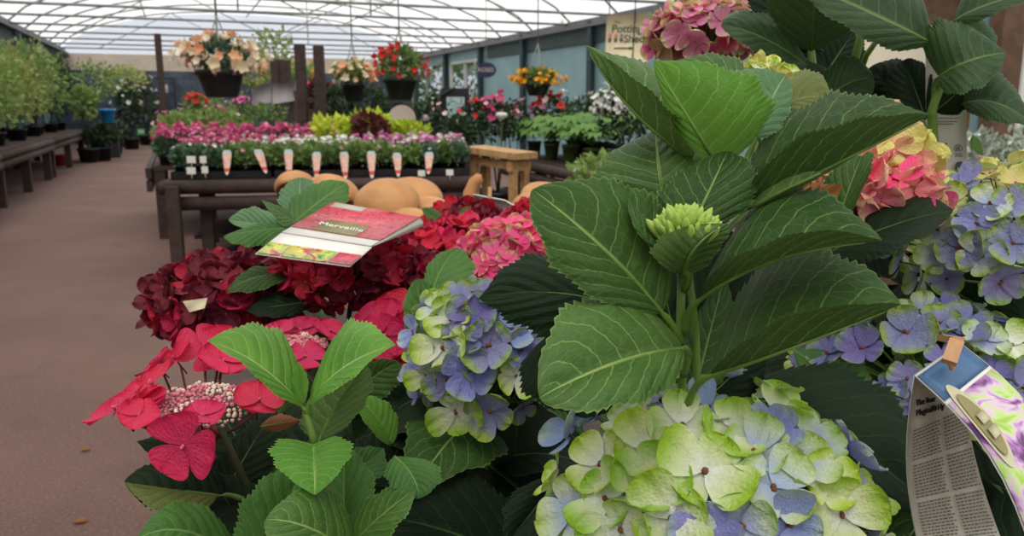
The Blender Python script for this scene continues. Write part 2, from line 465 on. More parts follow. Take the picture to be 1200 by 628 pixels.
def mophead(par, kinds, C, rx, rz, n, fr, base=None, manual=(), zmin=-.55, jitter=.35, core=True, name='flower_head', ry=None, sepf=1.0, label=None, tilt=.35, stalks=True):
    """domed flower head: centre C, half-width rx, half-height rz; manual = (px, py, kind, radius, tilt towards camera)"""
    C = V(C); A = (rx, ry or rx, rz)
    head = None
    pts = []
    for (px, py, kind, r) in manual:
        p = ell_hit(C, A, px, py); q = p - C
        nn = V((q.x / A[0] ** 2, q.y / A[1] ** 2, q.z / A[2] ** 2)).normalized()
        nn = (nn + (CAM - p).normalized() * .35 + V((random.gauss(0, .2), random.gauss(0, .2), random.gauss(0, .2)))).normalized()
        pts.append((p, nn, kind, r))
    ga = PI * (3 - 5 ** .5)
    for i in range(n):
        z = 1 - (1 - zmin) * (i + .5) / n
        a = i * ga + random.uniform(-.12, .12); rr = math.sqrt(max(0, 1 - z * z))
        u = V((rr * math.cos(a), rr * math.sin(a), z))
        k = random.uniform(.84, 1.05)
        p = C + V((u.x * A[0], u.y * A[1], u.z * A[2])) * k
        if any((p - m[0]).length < (m[3] + fr) * .62 * sepf for m in pts[:len(manual)]): continue
        nn = V((u.x / A[0], u.y / A[1], u.z / A[2])).normalized()
        nn = (nn + V((random.gauss(0, 1), random.gauss(0, 1), random.gauss(0, 1))) * jitter * .45 + V((0, 0, tilt * .3))).normalized()
        pts.append((p, nn, random.choice(kinds), fr * random.uniform(.78, 1.2)))
    mb = MB(); b0 = V(base) if base is not None else C - V((0, 0, rz * 1.2))
    hub = C - V((0, 0, rz * .55))
    mb.tube([b0, (b0 + hub) / 2, hub], [.0028, .0026, .003], 6)
    if stalks:
        for p, nn, k, r in pts[::2]:
            mb.tube([hub, hub.lerp(p, .6), p - nn * r * .3], [.0016, .0011, .0007], 4)
    head = mb.build(name, M_['stem'] if stalks is True else M_[stalks or 'stem'], par, origin=C)
    if label: head['label'] = label
    for p, nn, k, r in pts: put_floret(head, k, p, nn, r)
    return head
def stem_tube(par, pts, r0, r1, mat='stem', name='stem', n=8):
    mb = MB(); m = len(pts)
    mb.tube(pts, [r0 + (r1 - r0) * i / (m - 1) for i in range(m)], n)
    return mb.build(name, M_[mat], par)
def pot_parts(par, c, rt, h, mat=None, n=20, soil=True):
    c = V(c); mb = MB(); rb = rt * .78
    mb.lathe(c, [(rb * .9, 0), (rb, .004), (rt * .97, h * .86), (rt * 1.05, h * .86), (rt * 1.06, h), (rt * .97, h), (rt * .94, h * .9), (rb * .8, h * .12)], n)
    mb.build('pot', mat or M_['pot'], par)
    if soil:
        mb = MB(); mb.lathe(c + V((0, 0, h * .80)), [(rt * .97, 0), (rt * .6, h * .05), (.002, h * .07)], n, jit=.1)
        mb.build('soil', M_['soil'], par)
GL = {}
def gleaf(kind):
    """one spare leaf per material, its base at the origin, 1 long along +Y"""
    if kind not in GL:
        o = leaf(None, LM[kind], (0, 0, 0), (0, 1, -.16), (-.33, .40, .05), (.33, .40, .05), M=(0, .5, .08), world=True, teeth=20, cup=.08, pr=.012, nv=6, n_per=2)
        GL[kind] = o.data; bpy.data.objects.remove(o)
    return GL[kind]
def spare_leaf(par, kind, base, direction, ln, roll=0.0, pitch_n=None, wid=1.0):
    me = gleaf(kind); o = bpy.data.objects.new('leaf', me); COL.objects.link(o); o.parent = par
    y = V(direction).normalized(); up = V(pitch_n) if pitch_n else V((0, 0, 1))
    x = y.cross(up)
    x = x.normalized() if x.length > 1e-3 else V((1, 0, 0))
    z = x.cross(y); m = Matrix((x, y, z)).transposed().to_quaternion() @ Quaternion((0, 1, 0), roll)
    o.rotation_mode = 'QUATERNION'; o.rotation_quaternion = m
    o.location = V(base) - wloc(par); o.scale = (ln * wid, ln, ln)
    return o
def skirt(par, kinds, top, foot, n, ln, f0=.2, f1=1.0, droop=(-.5, .2), az=None, seed=0):
    """pairs of leaves up a stem from foot to top"""
    rg = random.Random(seed); top, foot = V(top), V(foot)
    for i in range(n):
        f = f0 + (f1 - f0) * (i / max(1, n - 1))
        p = foot.lerp(top, f)
        a = (rg.uniform(*az) if az else i * 2.399 + rg.uniform(-.3, .3))
        d = V((math.cos(a), math.sin(a), rg.uniform(*droop)))
        spare_leaf(par, rg.choice(kinds), p + d * .01, d, ln * rg.uniform(.75, 1.1), rg.uniform(-.3, .3))
# ================================================================== FOREGROUND
BZ = 0.62
def down(p, z): p = V(p); return V((p.x, p.y, z))
def hydrangea(px, py, d, label, name='potted_hydrangea', rt=.10, h=.17, group=None):
    """plant whose pot stands on the bench straight below the given point"""
    b = down(P(px, py, d), BZ)
    t = thing(name, b, label, 'hydrangea', group)
    pot_parts(t, b, rt, h)
    return t, b + V((0, 0, h * .82))

# display bench the near plants stand on
bt = thing('display_bench', (.9, 1.1, 0), 'dark brown timber display bench under the hydrangeas nearest the camera', 'bench')
mb = MB()
for i in range(11):
    y = .20 + i * .2
    mb.box((.96, y, BZ - .0175), 1.88, .192, .035)
mb.build('bench_top', M_['timber_dark'], bt, smooth=False)
for x in (.10, 1.82):
    for y in (.2, 2.15):
        mb = MB(); mb.box((x, y, (BZ - .035) / 2), .09, .09, BZ - .035); mb.build('leg', M_['timber_dark'], bt, smooth=False)
for y in (.12, 2.30):
    mb = MB(); mb.tube([(.03, y, BZ - .09), (1.88, y, BZ - .09)], .045, 10); mb.build('rail', M_['timber_dark'], bt)
bt.location = (0, 0, 0); WL[bt.name] = V((0, 0, 0))
for c in bt.children: c.location = (0, 0, 0)
for c in bt.children:
    c.data.transform(Matrix.Translation((.9, 1.1, 0)))

# ---- A: the tall leafy shoot with the green bud
A, sA = hydrangea(800, 520, .50, 'tall leafy green hydrangea shoot with small green flower bud in the middle')
stem_tube(A, [sA, P(802, 560, .50), P(800, 470, .48), P(797, 390, .462), P(799, 318, .452)], .0034, .0023)
stem_tube(A, [sA + V((.006, .004, 0)), P(818, 480, .49), P(815, 385, .475), P(808, 325, .47), P(806, 285, .475)], .0028, .0018)
def L(par, mat, *a, **k): return leaf(par, LM[mat], *a, **k)
SA = (799, 400, .464)
# broad left leaf facing the camera
L(A, 'deep', (776, 366, .445), (624, 222, .415), (668, 327, .405), (768, 238, .455), M=(708, 293, .425), ea=.62, eb=.56, teeth=30, pet=(798, 402, .463), pr=.0034, nv=10)
# left leaf behind it
L(A, 'dark', (770, 380, .495), (560, 350, .50), (640, 395, .49), (655, 300, .51), M=(670, 345, .49), teeth=28, pet=(800, 392, .47))
# lower left leaf with rolled front margin
L(A, 'front2', (800, 408, .45), (632, 466, .375), (752, 472, .385), (694, 343, .425), M=(724, 425, .405), ea=.60, eb=.50, teeth=26, pet=(800, 440, .47), cup=.16, pr=.003, nv=10)
# leaf behind the bud
L(A, 'deep', (800, 285, .452), (853, 176, .475), (773, 226, .462), (886, 228, .452), M=(828, 230, .455), ea=.6, eb=.75, teeth=26, pet=(800, 330, .462))
# leaf between the broad one and the bud leaf
L(A, 'front', (780, 245, .50), (768, 153, .525), (697, 213, .51), (832, 188, .50), M=(772, 195, .50), ea=.62, eb=.60, teeth=22, pet=(800, 320, .475), q=.4)
# tall left leaf pointing up and out
L(A, 'front', (810, 186, .50), (686, 52, .485), (787, 127, .468), (798, 100, .535), M=(738, 126, .480), ea=.80, eb=.95, teeth=34, pet=None, q=.7)
# bright upper leaf with light through it
L(A, 'bright', (842, 196, .485), (766, 71, .475), (792, 150, .478), (900, 108, .462), M=(806, 138, .470), ea=.62, eb=.72, teeth=30, pet=None, q=.35, cup=.2, pr=.0028)
L(A, 'front', (884, 150, .52), (782, 76, .535), (800, 120, .51), (868, 74, .535), M=(838, 100, .53), ea=.6, eb=.7, pet=(812, 300, .475))
L(A, 'blue', (886, 160, .485), (921, 88, .50), (852, 93, .50), (922, 138, .485), M=(904, 118, .492), ea=.62, eb=.5, teeth=22, pet=(812, 300, .475), q=.3)
L(A, 'olive', (884, 148, .51), (974, 115, .49), (936, 84, .52), (938, 134, .495), M=(930, 118, .505), ea=.66, eb=.55, teeth=18, pet=(812, 300, .476), q=.4)
# long right leaf seen from below its fold
L(A, 'deep', (866, 246, .470), (1092, 134, .40), (945, 160, .420), (934, 122, .49), M=(975, 194, .425), ea=.62, eb=.88, teeth=36, pet=None, q=.7, cup=.05, pr=.003)
L(A, 'under', (866, 246, .472), (1040, 160, .44), (900, 238, .45), (930, 170, .45), M=(955, 206, .43), ea=.6, eb=.9, pet=None)
# right middle leaf
L(A, 'deep', (818, 352, .442), (1034, 282, .385), (888, 285, .395), (908, 224, .465), M=(905, 306, .405), ea=.66, eb=.74, teeth=30, pet=(802, 392, .462), q=.6, pr=.0034, cup=.05, nv=10)
# lower right leaf
L(A, 'deep', (832, 440, .445), (1056, 357, .40), (915, 376, .392), (918, 294, .475), M=(925, 408, .405), ea=.66, eb=.66, teeth=32, pet=(800, 500, .48), q=.6, pr=.0032, cup=.05, nv=10)
# leaves behind the stem, in the shade-darkened green
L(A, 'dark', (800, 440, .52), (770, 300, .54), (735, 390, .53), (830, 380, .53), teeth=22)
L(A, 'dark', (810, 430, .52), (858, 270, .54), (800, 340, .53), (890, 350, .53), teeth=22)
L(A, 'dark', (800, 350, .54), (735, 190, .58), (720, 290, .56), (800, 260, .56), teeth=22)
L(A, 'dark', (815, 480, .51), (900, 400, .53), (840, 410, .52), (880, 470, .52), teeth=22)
# pair of bracts cupping the bud
L(A, 'front', (799, 316, .437), (737, 231, .432), (752, 276, .424), (778, 274, .440), M=(760, 284, .430), ea=.6, eb=.9, teeth=18, pet=(800, 340, .455), q=.3, pr=.002, cup=.1)
L(A, 'under', (799, 322, .437), (852, 262, .422), (766, 284, .410), (842, 296, .430), M=(816, 288, .416), ea=.6, eb=.6, teeth=18, q=.3, pr=.002, cup=.1)
# small leaves low on the shoot
L(A, 'deep', (815, 455, .49), (850, 320, .53), (800, 400, .52), (860, 420, .51), teeth=20)
L(A, 'dark', (640, 395, .55), (692, 492, .52), (612, 455, .54), (735, 445, .53), M=(670, 440, .535), teeth=24)
mb = MB()
rg = random.Random(3)
cb = P(803, 257, .430)
for i in range(70):
    a = i * 2.4; r = .0150 * ((i + .5) / 70) ** .5
    p = cb + V((r * math.cos(a), r * math.sin(a), -.6 * r * r / .0158 + rg.uniform(-.001, .001)))
    ax = (V((math.cos(a) * r / .0158 * .9, math.sin(a) * r / .0158 * .9, 1))).normalized()
    M3 = ax.to_track_quat('Z', 'Y').to_matrix(); k = rg.uniform(.8, 1.25) * .0024
    mb.lathe(p, [(k * .5, -2.2 * k), (k * .85, 0), (k * .9, 1.5 * k), (k * .55, 2.7 * k), (k * .1, 3.4 * k)], 5, axis=M3)
mb.lathe(cb - V((0, 0, .016)), [(.002, -.006), (.004, .0), (.0105, .006), (.012, .011), (.004, .014)], 10)
o = mb.build('flower_bud', M_['budgreen'], A); o['label'] = 'pale green unopened flower bud'
# ---- B: lime and blue mophead in front
B, sB = hydrangea(850, 620, .58, 'large lime green and pale blue hydrangea mophead lowest in front', rt=.11)
cB = P(832, 610, .515)
man = [(825, 553, 'lime', .0255), (765, 565, 'lime', .022), (905, 572, 'limeblue', .0215), (788, 608, 'lime', .024), (757, 528, 'lime', .0205),
       (706, 545, 'lime', .021), (672, 600, 'limeblue', .021), (712, 585, 'lime', .021), (985, 603, 'lime', .022), (885, 530, 'limeblue', .020),
       (668, 510, 'blue', .020), (938, 545, 'limeblue', .0185), (860, 505, 'lime', .020), (800, 500, 'lime', .020), (905, 505, 'blue', .017),
       (868, 615, 'limeblue', .020), (740, 490, 'limeblue', .018), (833, 625, 'blue', .019), (700, 488, 'blue', .018), (960, 520, 'limeblue', .017),
       (775, 470, 'lilac', .017), (830, 478, 'blue', .016), (730, 620, 'lime', .021), (925, 615, 'blue', .019), (968, 565, 'lime', .018), (650, 560, 'lime', .016)]
mophead(B, ['lime', 'limeblue', 'limeblue', 'blue', 'lilac'], cB, .100, .086, 95, .0185, sB, man, zmin=-.6, jitter=.30, ry=.095)
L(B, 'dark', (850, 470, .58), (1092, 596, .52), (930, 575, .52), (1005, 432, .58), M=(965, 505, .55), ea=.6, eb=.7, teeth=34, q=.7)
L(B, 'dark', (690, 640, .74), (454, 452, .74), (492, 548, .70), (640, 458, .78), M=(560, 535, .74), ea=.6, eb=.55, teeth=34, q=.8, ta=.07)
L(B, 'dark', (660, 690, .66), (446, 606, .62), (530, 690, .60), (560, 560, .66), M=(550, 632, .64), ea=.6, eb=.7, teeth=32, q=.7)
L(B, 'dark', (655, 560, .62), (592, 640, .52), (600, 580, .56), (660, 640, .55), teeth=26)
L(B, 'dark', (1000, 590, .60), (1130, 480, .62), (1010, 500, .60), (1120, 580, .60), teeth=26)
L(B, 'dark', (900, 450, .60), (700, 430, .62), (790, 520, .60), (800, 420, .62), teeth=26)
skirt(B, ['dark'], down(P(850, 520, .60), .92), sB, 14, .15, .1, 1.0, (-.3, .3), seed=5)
# ---- C: blue violet and lime mophead left of the shoot
Cp, sC = hydrangea(570, 480, .74, 'violet and lime hydrangea mophead left of the tall shoot', rt=.09)
cC = P(566, 418, .70)
man = [(573, 405, 'lilac', .0235), (548, 434, 'violet', .022), (520, 408, 'lime', .022), (578, 352, 'violet', .020), (594, 356, 'violet', .019), (556, 372, 'violet', .021),
       (528, 375, 'lime', .020), (612, 410, 'violet', .019), (525, 445, 'lilac', .020), (534, 482, 'lime', .022), (575, 480, 'lilac', .021), (500, 412, 'violet', .015),
       (512, 360, 'limeblue', .018), (538, 350, 'lilac', .018), (604, 440, 'lime', .018), (500, 440, 'lime', .016), (600, 385, 'blue', .017), (548, 390, 'violet', .018)]
mophead(Cp, ['lilac', 'violet', 'lime', 'lilac', 'blue'], cC, .062, .066, 46, .017, sC, man, zmin=-.6, jitter=.5)
L(Cp, 'mid', (505, 362, .75), (536, 290, .78), (498, 318, .77), (556, 330, .76), M=(512, 325, .765), ea=.6, eb=.62, teeth=16)
L(Cp, 'mid', (535, 420, .76), (486, 328, .75), (480, 392, .74), (530, 358, .77), M=(502, 372, .75), ea=.55, eb=.6, teeth=20)
L(Cp, 'dark', (600, 470, .74), (650, 380, .70), (600, 400, .74), (660, 440, .72), teeth=20)
L(Cp, 'mid', (612, 470, .73), (640, 345, .73), (605, 400, .74), (650, 400, .72), teeth=20)
skirt(Cp, ['dark', 'deep'], down(P(566, 450, .74), 1.0), sC, 12, .13, .1, .95, (-.4, .1), seed=8)
# ---- D: red lacecap with the light green shoot
D, sD = hydrangea(345, 560, .66, 'cerise red lacecap hydrangea with bright green leafy shoot, lowest on the left', rt=.095)
stem_tube(D, [sD, P(335, 640, .66), P(285, 560, .62), P(258, 500, .60)], .0036, .0024, 'stem_dark')
stem_tube(D, [sD, P(375, 620, .63), P(374, 560, .58), P(369, 520, .56), P(358, 482, .555)], .0034, .0024)
stem_tube(D, [sD, P(400, 600, .70), P(400, 500, .75), P(352, 425, .74)], .003, .002, 'stem_dark')
stem_tube(D, [sD, P(430, 600, .72), P(470, 500, .78), P(468, 410, .78)], .003, .002, 'stem_dark')
def lacecap(par, pts, disc, base):
    """flat head: mass of tiny fertile buds ringed by sterile florets; disc = (px,py,d,half px width,half px height)"""
    px, py, d, rx, ry = disc; c = P(px, py, d); s = d / FPX
    mb = MB(); rg = random.Random(int(px)); hub = c - V((0, 0, .03))
    mb.tube([V(base), (V(base) + hub) / 2 + V((0, 0, .01)), hub], [.003, .0026, .003], 6)
    fl = []
    for (x, y, dd, r, kind, tx, tz) in pts:
        p = P(x, y, dd); nn = (CR * tx + V((0, 0, 1)) * tz - _h * max(.18, 1 - 1.1 * tz)).normalized()
        fl.append((p, nn, r * dd / FPX, kind))
        mb.tube([hub, hub.lerp(p, .55) - V((0, 0, .006)), p - nn * .008], [.0016, .0012, .0009], 5)
    head = mb.build('flower_head', M_['stem_red'], par, origin=c)
    for p, nn, r, k in fl: put_floret(head, k, p, nn, r)
    ux, uy = CR, (_h * .80 + V((0, 0, .60))).normalized()
    cols = (MB(), MB())
    for i in range(330):
        a = i * 2.39996; q = ((i + .5) / 330) ** .5
        x, y = q * math.cos(a) * rx * s, q * math.sin(a) * ry * s / .60
        z = .008 * (1 - q * q) + .004 * mnoise.noise(V((x, y, 0)) * 120) + rg.uniform(-.0015, .0015)
        p = c + ux * x + _h * y * .8 + V((0, 0, z + y * .18))
        cols[1 if (mnoise.noise(V((x * 60 + 3, y * 60, 1))) > .12) else 0].ball(p, rg.uniform(.0011, .0021), 0, .1)
    for i, m in enumerate(cols):
        if m.v:
            o = m.build('fertile_buds', M_['budcream' if i else 'budpink'], head); o['kind'] = 'stuff'
    return head
lacecap(D, [(215, 522, .545, 41, 'cerise', -.1, .05), (170, 474, .595, 26, 'cerise', -.2, .9), (135, 480, .60, 38, 'cerise', -.5, .9), (178, 450, .62, 38, 'cerise', -.45, .8),
            (240, 408, .675, 32, 'cerise', .2, .55), (262, 424, .665, 28, 'cerise', .3, .75), (205, 420, .665, 26, 'cerise', -.4, .75), (182, 428, .66, 24, 'cerise', -.6, .75),
            (236, 488, .56, 26, 'cerise', .1, .9), (304, 470, .60, 30, 'cerise', .25, .95), (255, 405, .68, 24, 'cerise', 0, .3), (163, 487, .575, 22, 'cerise', .2, .6)],
        (238, 476, .605, 62, 34), P(258, 508, .605))
lacecap(D, [(326, 390, .75, 25, 'cerise', -.2, 1.0), (352, 388, .76, 26, 'cerise', 0, 1.0), (385, 388, .74, 22, 'cerise', .4, .8), (308, 393, .74, 16, 'cerise', -.5, .7), (358, 418, .70, 22, 'cerise', .1, .6)],
        (352, 406, .735, 34, 14), P(352, 432, .745))
lacecap(D, [(445, 378, .78, 32, 'cerise', -.3, .6), (468, 370, .80, 30, 'cerise', .1, .4), (480, 392, .78, 30, 'cerise', .3, .3), (452, 392, .76, 28, 'cerise', 0, .1), (472, 428, .77, 24, 'cerise', .2, .1), (430, 440, .80, 26, 'cerise', 0, .3)],
        (462, 402, .79, 26, 14), P(468, 430, .80))
SH = (361, 484, .556)
L(D, 'lime', (355, 477, .552), (243, 399, .52), (300, 442, .515), (325, 387, .585), M=(302, 428, .535), ea=.72, eb=.86, teeth=28, pet=(362, 486, .557), q=.45, pr=.002, cup=.08, nv=10)
L(D, 'lime', (362, 473, .552), (464, 404, .53), (398, 452, .515), (402, 382, .585), M=(405, 430, .535), ea=.70, eb=.86, teeth=28, pet=(362, 486, .557), q=.45, pr=.002, cup=.08, nv=10)
L(D, 'lime', (356, 474, .55), (350, 424, .545), (343, 447, .545), (361, 446, .545), teeth=12, q=.2, pr=.0012)
L(D, 'under', (374, 516, .575), (428, 428, .575), (356, 478, .585), (428, 474, .58), M=(396, 472, .582), ea=.6, eb=.62, teeth=24, pet=(370, 528, .565), q=.5, pr=.0022)
L(D, 'lime', (368, 532, .535), (369, 580, .495), (317, 530, .52), (412, 526, .52), M=(369, 554, .515), ea=.36, eb=.50, cord=.26, teeth=24, pet=(370, 524, .56), q=.4, pr=.0018, cup=.06)
L(D, 'dark', (262, 580, .60), (146, 563, .555), (206, 606, .55), (222, 536, .60), M=(205, 580, .565), ea=.66, eb=.62, teeth=22, pet=(285, 585, .61))
L(D, 'olive', (255, 580, .585), (147, 565, .55), (205, 604, .545), (205, 580, .56), ea=.6, eb=.7, teeth=22)
L(D, 'mid', (278, 655, .56), (160, 632, .50), (205, 680, .50), (228, 588, .54), M=(218, 622, .52), ea=.6, eb=.55, teeth=24, q=.6)
L(D, 'mid', (300, 670, .56), (356, 545, .58), (282, 592, .55), (366, 610, .56), M=(330, 605, .565), ea=.6, eb=.6, teeth=26, q=.5)
L(D, 'front', (418, 655, .52), (311, 609, .475), (345, 655, .47), (384, 575, .52), M=(365, 620, .49), ea=.6, eb=.6, teeth=24, q=.5)
L(D, 'mid', (404, 650, .56), (404, 524, .60), (370, 590, .58), (440, 580, .57), M=(403, 590, .58), ea=.6, eb=.62, teeth=24)
L(D, 'front', (406, 645, .53), (486, 574, .50), (455, 632, .49), (432, 584, .53), M=(445, 606, .51), ea=.6, eb=.7, teeth=22)
L(D, 'mid', (462, 535, .53), (492, 584, .505), (455, 565, .515), (514, 548, .515), M=(482, 556, .515), ea=.5, eb=.62, teeth=16)
L(D, 'dark', (245, 545, .66), (160, 517, .66), (205, 552, .65), (225, 508, .68), teeth=18)
L(D, 'dark', (262, 582, .63), (322, 480, .66), (262, 530, .64), (325, 540, .64), M=(290, 530, .64), ea=.6, eb=.6, teeth=26)
L(D, 'dark', (330, 570, .64), (290, 480, .68), (280, 535, .66), (345, 510, .66), teeth=22)
L(D, 'lime', (458, 522, .66), (417, 464, .65), (425, 492, .64), (462, 480, .66), M=(440, 488, .65), ea=.6, eb=.7, teeth=18)
L(D, 'deep', (410, 470, .74), (468, 425, .72), (425, 430, .73), (455, 462, .72), M=(440, 440, .73), ea=.5, eb=.5, teeth=20)
L(D, 'mid', (398, 570, .62), (450, 525, .64), (410, 530, .63), (445, 560, .62), teeth=18)
L(D, 'brown', (305, 500, .62), (352, 492, .62), (325, 486, .63), (328, 505, .62), teeth=12)
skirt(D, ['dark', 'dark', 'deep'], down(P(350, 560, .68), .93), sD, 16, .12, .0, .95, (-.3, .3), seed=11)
for (x, y, d, tx, ty, td, k) in [(300, 640, .62, 250, 560, .62, 'dark'), (330, 560, .70, 400, 470, .72, 'dark'), (420, 600, .70, 480, 500, .72, 'dark'), (300, 560, .70, 250, 470, .74, 'dark'), (470, 640, .64, 540, 560, .66, 'dark'), (400, 640, .66, 440, 540, .68, 'mid')]:
    a, b = P(x, y, d), P(tx, ty, td); spare_leaf(D, k, a, b - a, (b - a).length * 1.1, random.uniform(-.4, .4), pitch_n=(CAM - a), wid=1.25)

# ---- E: dark red mopheads with the folded leaflet
E, sE = hydrangea(385, 380, 1.02, 'dark maroon hydrangea with two heads under the folded red leaflet', rt=.10)
mophead(E, ['maroon', 'maroon', 'maroon', 'crimson'], P(268, 350, .96), .080, .046, 90, .021, sE, zmin=-.75, jitter=.75, stalks='stem_dark')
mophead(E, ['maroon', 'crimson', 'crimson', 'maroon'], P(412, 316, .94), .080, .038, 100, .0175, sE, zmin=-.8, jitter=.6, stalks='stem_dark')
mophead(E, ['maroon', 'maroon'], P(470, 322, 1.06), .042, .034, 40, .018, sE, zmin=-.8, jitter=.6, stalks='stem_dark')
L(E, 'front', (348, 262, .90), (306, 234, .885), (330, 262, .88), (330, 244, .90), teeth=16)
L(E, 'mid', (343, 262, .91), (406, 214, .94), (350, 224, .935), (392, 255, .91), M=(372, 238, .92), ea=.5, eb=.5, teeth=14)
L(E, 'blue', (350, 255, .93), (352, 208, .97), (326, 232, .95), (372, 226, .95), ea=.5, eb=.5, teeth=14)
L(E, 'mid', (338, 268, .885), (262, 277, .85), (298, 288, .85), (308, 262, .88), M=(300, 270, .865), ea=.6, eb=.6, teeth=20)
L(E, 'blue', (335, 268, .90), (268, 258, .93), (300, 272, .89), (302, 244, .93), ea=.55, eb=.6, teeth=20)
L(E, 'deep', (340, 322, .90), (266, 340, .88), (302, 340, .87), (304, 312, .91), M=(303, 324, .89), ea=.55, eb=.6, teeth=20)
L(E, 'dark', (372, 352, .90), (288, 364, .87), (330, 372, .87), (330, 340, .90), teeth=20)
L(E, 'dark', (400, 380, .92), (345, 440, .84), (350, 390, .88), (395, 430, .86), teeth=20)
L(E, 'dark', (470, 360, 1.0), (490, 430, .92), (450, 400, .96), (505, 390, .96), teeth=20)
L(E, 'dark', (440, 360, .98), (400, 440, .90), (400, 395, .93), (440, 415, .92), teeth=20)
stem_tube(E, [sE, P(348, 400, .98), P(345, 300, .93), P(345, 258, .915)], .004, .0028)
skirt(E, ['dark', 'deep'], down(P(390, 370, 1.0), .93), sE, 16, .15, .1, 1.0, (-.4, .2), seed=14)
mb = MB()
rg = random.Random(5)
W0 = [P(214, 353, .868), P(243, 349, .860), P(240, 361, .856), P(222, 366, .860)]
ob = thing('withered_petal', W0[0], 'curled cream withered petal lying on the left maroon head', 'petal')
vs, fs = [], []
for i in range(7):
    for j in range(5):
        u, v_ = i / 6, j / 4
        p = W0[0].lerp(W0[1], u).lerp(W0[3].lerp(W0[2], u), v_)
        vs.append(p + (CAM - p).normalized() * (.004 * math.sin(PI * u) + .002 * math.sin(5 * v_ + u * 4)))
for i in range(6):
    for j in range(4): fs.append((i * 5 + j, i * 5 + j + 1, i * 5 + j + 6, i * 5 + j + 5))
mb.add(vs, fs, 0, [(.5, .5)] * len(vs)); mb.build('blade', PM['dried'], ob)
# ---- F: bright red heads behind
Fp, sF = hydrangea(520, 330, 1.22, 'bright crimson hydrangea with heads behind the pink mophead', rt=.10)
mophead(Fp, ['crimson', 'scarlet', 'scarlet'], P(528, 306, 1.18), .078, .056, 100, .0195, sF, zmin=-.8, jitter=.6, stalks='stem_dark')
mophead(Fp, ['maroon', 'crimson'], P(545, 268, 1.30), .062, .036, 60, .019, sF, zmin=-.6, jitter=.6, stalks='stem_dark')
mophead(Fp, ['scarlet', 'crimson'], P(632, 272, 1.24), .058, .042, 60, .019, sF, zmin=-.7, jitter=.6, stalks='stem_dark')
L(Fp, 'mid', (520, 262, 1.22), (494, 244, 1.20), (505, 262, 1.20), (512, 246, 1.22), teeth=14)
L(Fp, 'mid', (538, 258, 1.22), (552, 241, 1.22), (540, 246, 1.22), (550, 254, 1.22), teeth=14)
skirt(Fp, ['dark', 'deep'], down(P(530, 330, 1.22), .92), sF, 14, .15, .1, 1.0, (-.4, .2), seed=17)
# ---- G: pink and lime mophead
G, sG = hydrangea(600, 340, .98, 'pink and lime edged hydrangea mophead behind the violet one', rt=.09)
mophead(G, ['pinklime', 'pink', 'pinklime', 'pinklime'], P(600, 314, .93), .060, .055, 100, .0155, sG, zmin=-.6, jitter=.5)
L(G, 'bright', (668, 332, .93), (640, 318, .92), (655, 340, .92), (655, 318, .92), teeth=14)
skirt(G, ['dark', 'deep'], down(P(600, 360, .98), .93), sG, 10, .13, .1, .9, (-.4, .1), seed=19)
# ---- H: salmon and lemon head with the withered leaf, right of the shoot
Hp, sH = hydrangea(1000, 300, .76, 'salmon pink and lemon hydrangea head beside a browned leaf, right of the tall shoot', rt=.10)
man = [(1015, 175, 'lemon', .022), (1042, 170, 'lemon', .021), (1000, 188, 'salmon', .021), (1058, 195, 'salmon', .020)]
mophead(Hp, ['salmon', 'lemon', 'lemon', 'salmon'], P(1020, 200, .68), .042, .036, 46, .021, P(985, 300, .70), man, zmin=-.7, jitter=.5)
mophead(Hp, ['salmon', 'pink', 'salmon'], P(1032, 226, .66), .038, .024, 36, .020, P(985, 300, .70), zmin=-.9, jitter=.5)
stem_tube(Hp, [sH, P(1000, 420, .74), P(985, 310, .70), P(968, 262, .68)], .005, .0034)
L(Hp, 'deep', (972, 290, .62), (1010, 183, .605), (962, 222, .61), (1018, 205, .60), M=(990, 235, .60), ea=.55, eb=.5, teeth=20, pet=(980, 300, .66))
L(Hp, 'brown', (905, 264, .57), (988, 216, .57), (938, 222, .565), (955, 262, .57), M=(945, 244, .575), teeth=14, wave=.05)
L(Hp, 'brown', (962, 268, .64), (930, 210, .64), (925, 245, .63), (965, 225, .64), M=(945, 240, .635), teeth=14, wave=.06)
L(Hp, 'olive', (880, 232, .58), (985, 262, .58), (930, 215, .59), (930, 272, .57), teeth=20, M=(935, 244, .58))
L(Hp, 'olive', (965, 290, .63), (935, 262, .62), (940, 285, .62), (955, 262, .63), teeth=14)
L(Hp, 'dark', (955, 305, .64), (1117, 246, .60), (1040, 300, .585), (1025, 236, .65), M=(1035, 268, .61), ea=.6, eb=.7, teeth=30, pet=(975, 330, .68), q=.6)
L(Hp, 'deep', (1040, 255, .68), (1120, 240, .66), (1080, 262, .66), (1080, 232, .68), teeth=20)
L(Hp, 'dark', (960, 350, .66), (990, 262, .68), (940, 310, .66), (1010, 320, .66), teeth=20)
L(Hp, 'tall', (1000, 250, .74), (1095, 170, .72), (1055, 225, .72), (1050, 140, .75), M=(1050, 190, .735), ea=.6, eb=.45, teeth=24)
L(Hp, 'tall', (1045, 235, .72), (1100, 200, .70), (1070, 235, .71), (1075, 195, .71), ea=.6, eb=.5, teeth=20)
L(Hp, 'mid', (930, 410, .66), (1022, 470, .60), (960, 460, .62), (1000, 415, .64), teeth=20)
skirt(Hp, ['dark', 'deep'], down(P(985, 420, .78), .98), sH, 14, .14, .1, 1.0, (-.4, .2), seed=23)
# ---- K: young lemon head behind the bright leaf
Kp, sK = hydrangea(890, 250, .66, 'young lemon green hydrangea head peeping over the bright upper leaf', rt=.08)
mophead(Kp, ['lemon', 'lime'], P(888, 106, .62), .028, .020, 40, .010, sK, zmin=-.2, jitter=.4)
